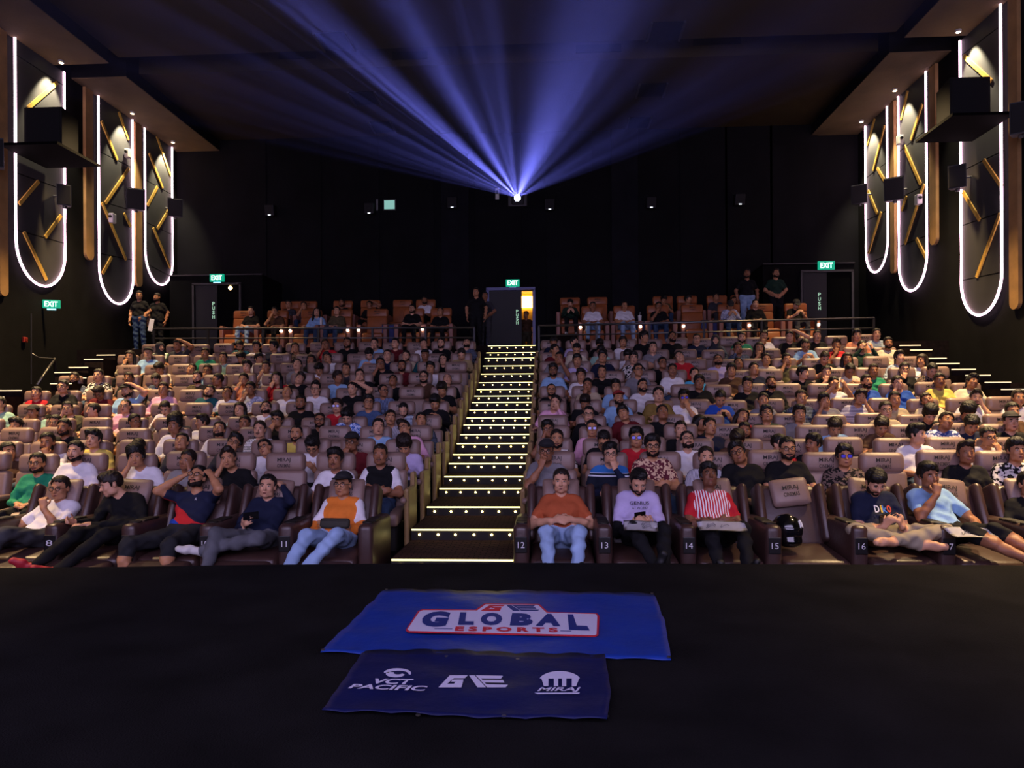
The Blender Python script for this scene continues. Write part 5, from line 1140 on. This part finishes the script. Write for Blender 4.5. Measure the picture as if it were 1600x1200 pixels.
paper(1516, 832, 6.46, .38, .20, .05, 'sheet of paper on the lap of the light blue polo wearer')
phs = [(1000, 806, 6.78, 'the lavender top wearer'), (1380, 810, 6.76, 'the cross-legged person'), (392, 806, 6.80, 'the person in the navy sweatshirt')]
for px, py, Y, who in phs: top('phone', phone_me, M_(at_y(px, py, Y), (-.7, PI / 2, 0)), 'black phone in the hands of %s' % who, 'phone')
# motorcycle helmet
hp_ = at_y(1230, 829, 6.82); e = empty('motorcycle_helmet', hp_, 0.15); tag(e, 'glossy black motorcycle helmet with white scratches on the empty recliner', 'helmet')
f = Field((-.2, -.22, -.2), (.2, .2, .2), .008); f.ell((0, .01, .01), (.135, .155, .15), k=0); f.ell((0, -.06, -.09), (.105, .10, .07), k=.04)
ax_ = [f.lo[i] + f.h * np.arange(f.n[i], dtype=np.float32) for i in range(3)]; X, Y, Z = np.meshgrid(*ax_, indexing='ij'); f.d = np.maximum(f.d, -(Z + .135))
ob('shell', f.mesh('helmet_shell'), e, plain('helmet_black', '#08080a', .15, spec=.6, coat=.6))
f = Field((-.2, -.22, -.2), (.2, .2, .2), .008); f.ell((0, .006, .01), (.137, .16, .152), k=0); f.d = np.maximum(f.d, np.abs(Z - .005) - .045); f.d = np.maximum(f.d, Y + .03); ob('visor', f.mesh('visor'), e, plain('visor_dark', '#101014', .05, spec=.9))
for q, (a0, z0) in enumerate(((.5, .06), (.72, .075), (.95, .06), (1.15, .04))):
    pts = [(.139 * math.cos(t_ - PI / 2 + a0) * math.cos(z0 * 3 + u_), .158 * math.sin(t_ - PI / 2 + a0) * math.cos(z0 * 3 + u_) + .01, .155 * math.sin(z0 * 3 + u_) + .012) for t_, u_ in ((0, 0), (.06, .14), (.05, .3), (.1, .45))]
    ob('scratch_mark', B().tube(pts, .006, 5).mesh(), e, inkw)
# cross-body pouch
top('belt_pouch', B().box((0, 0, 0), (.30, .07, .10), .03, 3).box((0, -.037, .02), (.26, .01, .012), .003, 1).mesh(smooth=True), M_((h5.location.x + .02, R1Y - .15, R1Z + .645), (-.35, 0, -.08)), 'olive belt pouch worn by the person in the orange jacket', 'pouch', plain('pouch_olive', '#2e2c24', .8))
# phones in the rows behind
for o in [q for q in COL.objects if q.name.startswith('person') and q.get('label', '').find('row six') > 0 and ('blue t-shirt' in q['label'] and 'light' not in q['label'] or ('black shirt' in q['label'] and 'first person left' in q['label']))]:
    top('phone', phone_me, Matrix.Translation(o.location) @ M_((0, -.31, .80), (-.6, PI / 2, 0)), 'phone held by the person in %s in row six' % ('black beside the stairs' if 'black' in o['label'] else 'blue'), 'phone')
for (side, col_, k, m_) in (('right', 'navy', 2, sweat_m),):
    for o in COL.objects:
        if o.get('category') == 'person' and 'row two' in o.get('label', '') and 'navy' in o['label']:
            o.material_slots[1].material = m_; o.material_slots[5].material = m_; o.material_slots[4].material = C_('navy'); o['label'] = 'person in blue and navy banded sweater, hand at mouth, row two'
        if o.get('category') == 'person' and 'row two' in o.get('label', '') and 'black' in o['label'] and 'first person left' in o['label']:
            o.material_slots[5].material = C_('white')

# ------------------------------------------------------------------ platform at the back: orange recliners, people, tables
orange = plain('orange_tan_leather', '#8f4f26', 0.42, spec=0.45, var=0.12, scale=6); sidep = plain('pinkish_brown_panel', '#8a5a4a', 0.5, var=0.1, scale=5); bluep = plain('blue_fabric_panel', '#2c3566', 0.85, var=0.1, scale=5)
STEPZ = 3.45
for x0_, x1_ in ((-7.7, -0.95), (1.45, 8.0)):
    struct('floor_platform_step', B().box(((x0_ + x1_) / 2, (20.4 + YB) / 2, (PLAT + STEPZ) / 2), (x1_ - x0_, YB - 20.4, STEPZ - PLAT)).mesh(), floorm, 'step for the rear recliners %s of the door' % ('left' if x0_ < 0 else 'right'))
O_BACK = B().box((0, .12, .74), (.58, .16, .52), .05, 3, rt(-.16, (0, .12, .74))).mesh(smooth=True); O_HEAD = B().box((0, .17, 1.10), (.60, .16, .26), .06, 3, rt(-.12, (0, .17, 1.1))).mesh(smooth=True)
O_SEAT = B().box((0, -.22, .40), (.58, .56, .18), .05, 3).mesh(smooth=True); O_FOOT = B().box((0, -.52, .22), (.56, .10, .34), .04, 3, rt(-.25, (0, -.52, .22))).mesh(smooth=True)
O_ARM = B().box((0, -.12, .36), (.12, .80, .72), .03, 2).mesh(); O_LAMP = B().cyl((0, -.525, .56), (0, -.56, .56), .035, .035, 12).mesh()
for m_, q in ((O_BACK, orange), (O_HEAD, orange), (O_SEAT, orange), (O_FOOT, orange), (O_ARM, sidep), (O_LAMP, glow('seat_lamp', (1, .9, .75), 14))): m_.materials.append(q)
def orange_seat(px, Y, z, lab, lampon):
    x = at_y(px, 500, Y).x; e = empty('platform_recliner', (x, Y, z)); tag(e, lab, 'recliner', 'orange recliners on the platform')
    hd_ = ob('headrest', O_HEAD, e); ob('emblem', EMB, hd_, loc=(0, .086, 1.12), rot=(PI / 2 - .12, 0, 0)); ob('backrest', O_BACK, e); ob('seat', O_SEAT, e); ob('footrest', O_FOOT, e)
    for s_ in (-1, 1):
        a_ = ob('armrest', O_ARM, e, loc=(s_ * .36, 0, 0))
        if lampon == s_ or lampon == 2: ob('arm_lamp', O_LAMP, a_)
F1 = [(378, 0), (431, 1), (484, -1), (532, 1), (588, -1), (645, 1), (688, 0), (926, -1), (976, 1), (1029, 0), (1083, -1), (1141, 1), (1193, -1), (1246, 1)]
for i, (px, lm) in enumerate(F1):
    sd = 'left' if px < 800 else 'right'; n_ = (7 - i) if px < 800 else i - 6
    orange_seat(px, 19.6, PLAT, 'orange leather recliner, %s %s of the stairs, front row of platform' % (ORD[n_], sd), lm)
F2 = [(451, 0), (478, 0), (534, 0), (577, 0), (628, 0), (664, 0), (891, 0), (934, 0), (1037, 0), (1075, 0), (1122, 0), (1160, 0)]
for i, (px, lm) in enumerate(F2):
    sd = 'left' if px < 800 else 'right'; n_ = (6 - i) if px < 800 else i - 5
    orange_seat(px, 21.2, STEPZ, 'orange leather recliner, %s %s of the stairs, rear row of platform' % (ORD[n_], sd), lm)
for i, (px, w_) in enumerate(((507, .45), (611, .5), (1005, .5), (1112, .55))):
    p = at_y(px, 515, 19.35); e = empty('side_table', (p.x, 19.35, PLAT)); tag(e, 'small table with blue panel between platform recliners, %s from the left' % ORD[i + 1], 'table', 'tables between the platform recliners')
    ob('panel', B().box((0, 0, .36), (w_, .06, .70), .01).mesh(), e, bluep); ob('table_top', B().box((0, .14, .73), (w_, .36, .04), .01).mesh(), e, darkpl)
def prem(px, py, Y, z, v, col_, fl_, lab, pants=None, skin=None):
    hl = head_matrix(BODY[v]).translation; g = at_y(px, py, Y - .13 + hl.y); mx_ = -1 if '-' in fl_ else 1
    return person((g.x - hl.x * mx_, Y - .13, z + max(-.06, min(.14, g.z - hl.z - z))), random.uniform(-.08, .08), v, col_, fl_, lab, 'audience on the platform', 1.0, pants=pants, skin=skin)
PF = [(392, 486, 0, 'black', '', 4), (429, 487, 3, 'brown', '', 0), (495, 488, 10, 'lightblue', 'lL', 1), (526, 486, 0, 'ocheck', 'L', 1), (644, 483, 0, 'black', 'b', 0), (688, 487, 0, 'black', '', 0),
      (926, 479, 0, 'white', 'm', 4), (976, 477, 0, 'white', '', 4), (1029, 479, 3, 'black', 'g', 1), (1141, 473, 4, 'ggrey', 'kL', 1), (1180, 472, 0, 'black', 'L', 0), (1244, 470, 4, 'black', 'k', 2)]
for i, (px, py, v, c_, fl_, pt) in enumerate(PF): prem(px, py, 19.6, PLAT, v, c_, fl_, '%s, %s person from left on platform front row' % (look(c_, fl_), ORD[i + 1]), pt)
PR = [(451, 476, 0, 'charcoal', ''), (475, 478, 8, 'charcoal', ''), (534, 474, 0, 'black', 'b'), (577, 477, 7, 'black', ''), (663, 470, 10, 'white', 'b'), (891, 474, 4, 'darkgreen', 'L'), (1037, 468, 4, 'olive', 'u'), (1075, 468, 5, 'grey', 'u'), (1119, 465, 0, 'charcoal', ''), (1146, 470, 6, 'navy', '')]
for i, (px, py, v, c_, fl_) in enumerate(PR): prem(px, py, 21.2, STEPZ, v, c_, fl_, '%s, %s person from left on platform rear row' % (look(c_, fl_), ORD[i + 1]))
# standing people
def standing(**kw):
    P = dict(hip=(0, 0, .93), chest=(0, -.005, 1.20), neck=(0, .02, 1.385), head=(0, -.015, 1.545), hrot=(0, 0, 0), arms=[((-.27, .03, 1.12), (-.10, -.15, .97), (.7, -.3, -.5), (.3, .9, 0), .35), ((.27, .03, 1.12), (.10, -.15, .97), (-.7, -.3, -.5), (-.3, .9, 0), .35)],
             legs=[((-.10, -.015, .50), (-.11, .02, .10), (-.2, -1, 0)), ((.10, -.015, .50), (.11, .02, .10), (.2, -1, 0))]); P.update(kw); return P
hang = ((-.27, .05, 1.12), (-.25, -.05, .87), (.05, -.2, -1), (1, 0, .1), .3)
ST0 = figure('standing_person', standing(hrot=(0, 0, .2)), .012); ST1 = figure('standing_person', standing(arms=[hang, mir(hang)], hrot=(-.05, 0, -.3)), .012)
ST2 = figure('standing_person', standing(arms=[hang, ((.25, .06, 1.14), (.13, -.06, .95), (-.4, -.3, -.8), (-.8, .2, 0), .4)], hrot=(0, 0, .45)), .012)
def stand(px, py, Y, z, me, c_, fl_, lab, pants, sc_=1.0):
    hl = head_matrix(me).translation; g = at_y(px, py, Y); return person((g.x, Y, z), 0, 0, c_, fl_, lab, 'people standing at the back', sc_, me=me, pants=pants)
stand(218, 457, 19.0, PLAT, ST2, 'black', 'g', 'standing person in black t-shirt and blue jeans, left of the two by wall', 1, 1.02)
stand(246, 458, 19.2, PLAT, ST1, 'black', 'b', 'standing person in black t-shirt holding a sheet, right of the two by wall', 0, 1.0)
stand(744, 457, 18.75, PLAT, ST1, 'black', '', 'standing person in black sleeveless top beside the centre door', 0, .96)
stand(758, 463, 19.4, PLAT, ST0, 'charcoal', '', 'standing person in grey trousers half hidden beside the centre door', 2, .96)
stand(1167, 424, 20.55, STEPZ, ST1, 'black', 'b', 'standing person in black t-shirt and pale jeans behind the orange recliners', 4, 1.1)
stand(1212, 424, 20.55, STEPZ, ST0, 'darkgreen', 'b', 'standing person in dark green shirt with clasped hands near right exit', 0, 1.1)
stand(822, 488, YB + .75, PLAT, ST1, 'brown', 'L', 'person in brown top walking out through the centre door', 3, 1.0)
top('paper_sheet', B().box((0, 0, 0), (.13, .01, .34), .003, 1).mesh(), M_(at_y(236, 508, 18.95), (0, .2, 0)), 'white sheet held by the standing person at left', 'paper', papm)
top('paper_cup', B().cyl((0, 0, 0), (0, 0, .16), .04, .052, 14).cyl((0, 0, .16), (.01, 0, .26), .006, n=6).mesh(), M_((at_y(1000, 500, 19.4).x, 19.44, PLAT + .75)), 'white paper cup with straw on the platform table', 'cup', whitep)
top('water_bottle', B().cyl((0, 0, 0), (0, 0, .17), .035, n=12).cyl((0, 0, .17), (0, 0, .21), .035, .014, 12).cyl((0, 0, .21), (0, 0, .24), .015, n=10).mesh(), M_((at_y(501, 500, 19.4).x, 19.44, PLAT + .75)), 'clear water bottle on the left platform table', 'bottle', whitep)

# ------------------------------------------------------------------ the two banners on the stage floor
def Q(x, y): return at_z(480 + x / 2.667, 900 + y / 2.667, 0.0)
def wrinkle(x, y, s_=1.0): return s_ * (.0035 * math.sin(x * 9 + 3 * math.sin(y * 7)) + .003 * math.sin(y * 13 + x * 5) + .0065)
def cloth_sheet(outline, n, m_, z0, amp=1.0):
    """quad sheet over left and right edge polylines (far to near), gently rumpled, with thickness"""
    Lp, Rp = outline; b = B()
    def along(P_, t_):
        q = t_ * (len(P_) - 1); i = min(int(q), len(P_) - 2); return P_[i].lerp(P_[i + 1], q - i)
    V = []
    for j in range(m_ + 1):
        A, C = along(Lp, j / m_), along(Rp, j / m_); row = []
        for i in range(n + 1):
            p = A.lerp(C, i / n); ed = min(i, n - i, j, m_ - j)
            row.append(b.bm.verts.new((p.x, p.y, z0 + wrinkle(p.x, p.y, amp) + (.01 * abs(math.sin(i * .55 + j)) if ed == 0 else 0))))
        V.append(row)
    for j in range(m_):
        for i in range(n): b.bm.faces.new((V[j][i], V[j][i + 1], V[j + 1][i + 1], V[j + 1][i]))
    bmesh.ops.recalc_face_normals(b.bm, faces=b.bm.faces[:])
    bmesh.ops.solidify(b.bm, geom=b.bm.faces[:], thickness=0.004)
    return b.mesh(smooth=True)
ORG1 = Q(790, 210); ORG2 = Q(660, 460)
def rel(me, org):
    me.transform(Matrix.Translation(-org)); return me
satin = plain('royal_blue_satin', '#13348c', 0.42, spec=0.5, var=0.10, scale=4, bump=0.5, bscale=7); navyc = plain('navy_satin', '#0b1346', 0.5, spec=0.4, var=0.15, scale=4, bump=0.5, bscale=6)
b1 = empty('blue_banner', ORG1); tag(b1, 'royal blue banner with a red and white lettered logo on the stage', 'banner')
ob('cloth', rel(cloth_sheet(([Q(325, 62), Q(190, 195), Q(55, 327)], [Q(1445, 80), Q(1490, 200), Q(1517, 357)]), 40, 16, 0.004), ORG1), b1, satin)
b2 = empty('navy_banner', ORG2); tag(b2, 'navy banner with three white logos lying nearest the camera', 'banner')
ob('cloth', rel(cloth_sheet(([Q(242, 322), Q(150, 455), Q(62, 582)], [Q(1240, 345), Q(1266, 500), Q(1250, 622)]), 36, 14, 0.012), ORG2), b2, navyc)
def decal(bn, org, poly, mat, z, name='print'):
    P_ = [Q(*p) for p in poly]; b = B()
    b.prism([Vector((p.x, p.y, z)) - org * 1.0 for p in P_], (0, 0, .0012)); return ob(name, b.mesh(), bn, mat)
def text_quad(bn, org, txt, quad, mat, z, heavy=.03, shear=0.0, name='lettering'):
    """text stretched into a picture quad laid on the stage: far-left, far-right, near-right, near-left"""
    me = fit_text(text_mesh(txt, heavy, shear=shear), 1.0, 1.0); q = [Q(*p) for p in quad]; co = np.zeros(len(me.vertices) * 3, np.float32); me.vertices.foreach_get('co', co); co = co.reshape(-1, 3); o_ = np.zeros_like(co)
    for i, (u, v, _) in enumerate(co):
        u += .5; v += .5; p = (q[3].lerp(q[2], float(u))).lerp(q[0].lerp(q[1], float(u)), float(v)); o_[i] = (p.x - org.x, p.y - org.y, z - org.z)
    me.vertices.foreach_set('co', o_.ravel()); me.update(); return ob(name, me, bn, mat)
redp = plain('print_red', '#c01f33', .6); whip = plain('print_white', '#c9c6de', .6); navp = plain('print_navy', '#1a2b74', .6)
outer = [(478, 152), (700, 154), (738, 128), (968, 130), (1003, 163), (1208, 169), (1218, 182), (1214, 262), (1202, 269), (420, 250), (410, 240), (462, 160)]
inner = [(482, 158), (708, 159), (744, 133), (962, 135), (997, 168), (1203, 174), (1209, 183), (1206, 259), (1198, 263), (425, 245), (418, 238), (468, 164)]
decal(b1, ORG1, outer, redp, .020, 'logo_border'); decal(b1, ORG1, inner, whip, .0225, 'logo_plate')
zt_ = .0262
def yl(x, far): return (165 + (x - 465) * .018) if far else (221 + (x - 615) * .0155)
text_quad(b1, ORG1, 'G', [(495, 163), (602, 165), (575, 231), (463, 228)], navp, zt_, .07)
for ch, xa, xb in (('L', 632, 694), ('O', 722, 812), ('B', 848, 940), ('A', 955, 1056)):
    text_quad(b1, ORG1, ch, [(xa + 6, yl(xa, 1)), (xb + 2, yl(xb, 1)), (xb, yl(xb, 0)), (xa - 4, yl(xa, 0))], navp, zt_, .07)
text_quad(b1, ORG1, 'L', [(1085, 177), (1138, 178), (1178, 246), (1092, 243)], navp, zt_, .07)
text_quad(b1, ORG1, 'E S P O R T S', [(619, 228), (1043, 234), (1046, 254), (614, 248)], redp, zt_, .05)
decal(b1, ORG1, [(530, 236), (605, 237), (605, 239), (530, 238)], navp, .0245); decal(b1, ORG1, [(1055, 246), (1100, 247), (1100, 249), (1055, 248)], navp, .0245)
def ge(bn, org, ox, oy, sx, sy, m1, m2, z):
    t_ = lambda L: [(ox + x * sx, oy + y * sy) for x, y in L]
    decal(bn, org, t_([(.16, 0), (.42, 0), (.38, .22), (.22, .22), (.12, .72), (.22, .72), (.25, .52), (.18, .52), (.2, .36), (.36, .36), (.33, 1), (0, 1)]), m1, z, 'emblem')
    decal(bn, org, t_([(.44, 0), (.52, 0), (.68, 1), (.56, 1)]), m2, z, 'emblem')
    decal(bn, org, t_([(.54, 0), (.93, .04), (.9, .26), (.61, .24), (.63, .38), (.93, .40), (.95, .60), (.66, .58), (.69, .76), (1.0, .80), (.97, 1), (.70, 1)]), m2, z, 'emblem')
ge(b1, ORG1, 722, 137, 245, 25, redp, navp, .0245)
zb_ = .0265
text_quad(b2, ORG2, 'VCT', [(284, 450), (445, 453), (440, 476), (272, 472)], whip, zb_, .035, .2); text_quad(b2, ORG2, 'PACIFIC', [(182, 473), (503, 482), (498, 504), (169, 492)], whip, zb_, .03, .2)
def ell_px(cx_, cy_, rx_, ry_, a0, a1, n=24): return [(cx_ + rx_ * math.cos(a0 + (a1 - a0) * i / n), cy_ - ry_ * math.sin(a0 + (a1 - a0) * i / n)) for i in range(n + 1)]
decal(b2, ORG2, ell_px(376, 428, 57, 20, -.3, 3.0) + ell_px(380, 430, 42, 13, 3.0, -.1), whip, zb_, 'emblem')
decal(b2, ORG2, ell_px(368, 431, 40, 14, 2.6, 6.0) + ell_px(378, 428, 18, 6, 6.0, 2.6), whip, zb_, 'emblem')
ge(b2, ORG2, 548, 438, 288, 50, whip, whip, zb_)
decal(b2, ORG2, ell_px(1053, 462, 87, 42, 0.28, PI - .28), whip, zb_, 'emblem')
for x0_, x1_ in ((968, 1005), (1028, 1046), (1062, 1080), (1103, 1139)): decal(b2, ORG2, [(x0_ + (8 if x0_ < 1000 else 0), 450), (x1_ - (0 if x1_ < 1130 else 5), 450), (x1_ - (0 if x1_ < 1130 else 18), 483), (x0_ + (18 if x0_ < 1000 else 0), 483)], whip, zb_, 'emblem')
text_quad(b2, ORG2, 'MIRAJ', [(968, 488), (1140, 487), (1134, 508), (955, 509)], whip, zb_, .02, .15); decal(b2, ORG2, [(948, 512), (1136, 511), (1132, 515), (960, 516)], whip, zb_)
eyem = plain('grommet_brass', '#8f8b80', .3, metal=.9)
for bn, org, L in ((b1, ORG1, [(330, 67), (1437, 84), (66, 322), (1508, 352)]), (b2, ORG2, [(232, 340), (580, 350), (877, 363), (1236, 360), (462, 597), (820, 603), (1246, 603)])):
    for x, y in L:
        p = Q(x, y); ob('grommet', B().cyl((p.x - org.x, p.y - org.y, .016), (p.x - org.x, p.y - org.y, .022), .010, n=10).mesh(), bn, eyem)
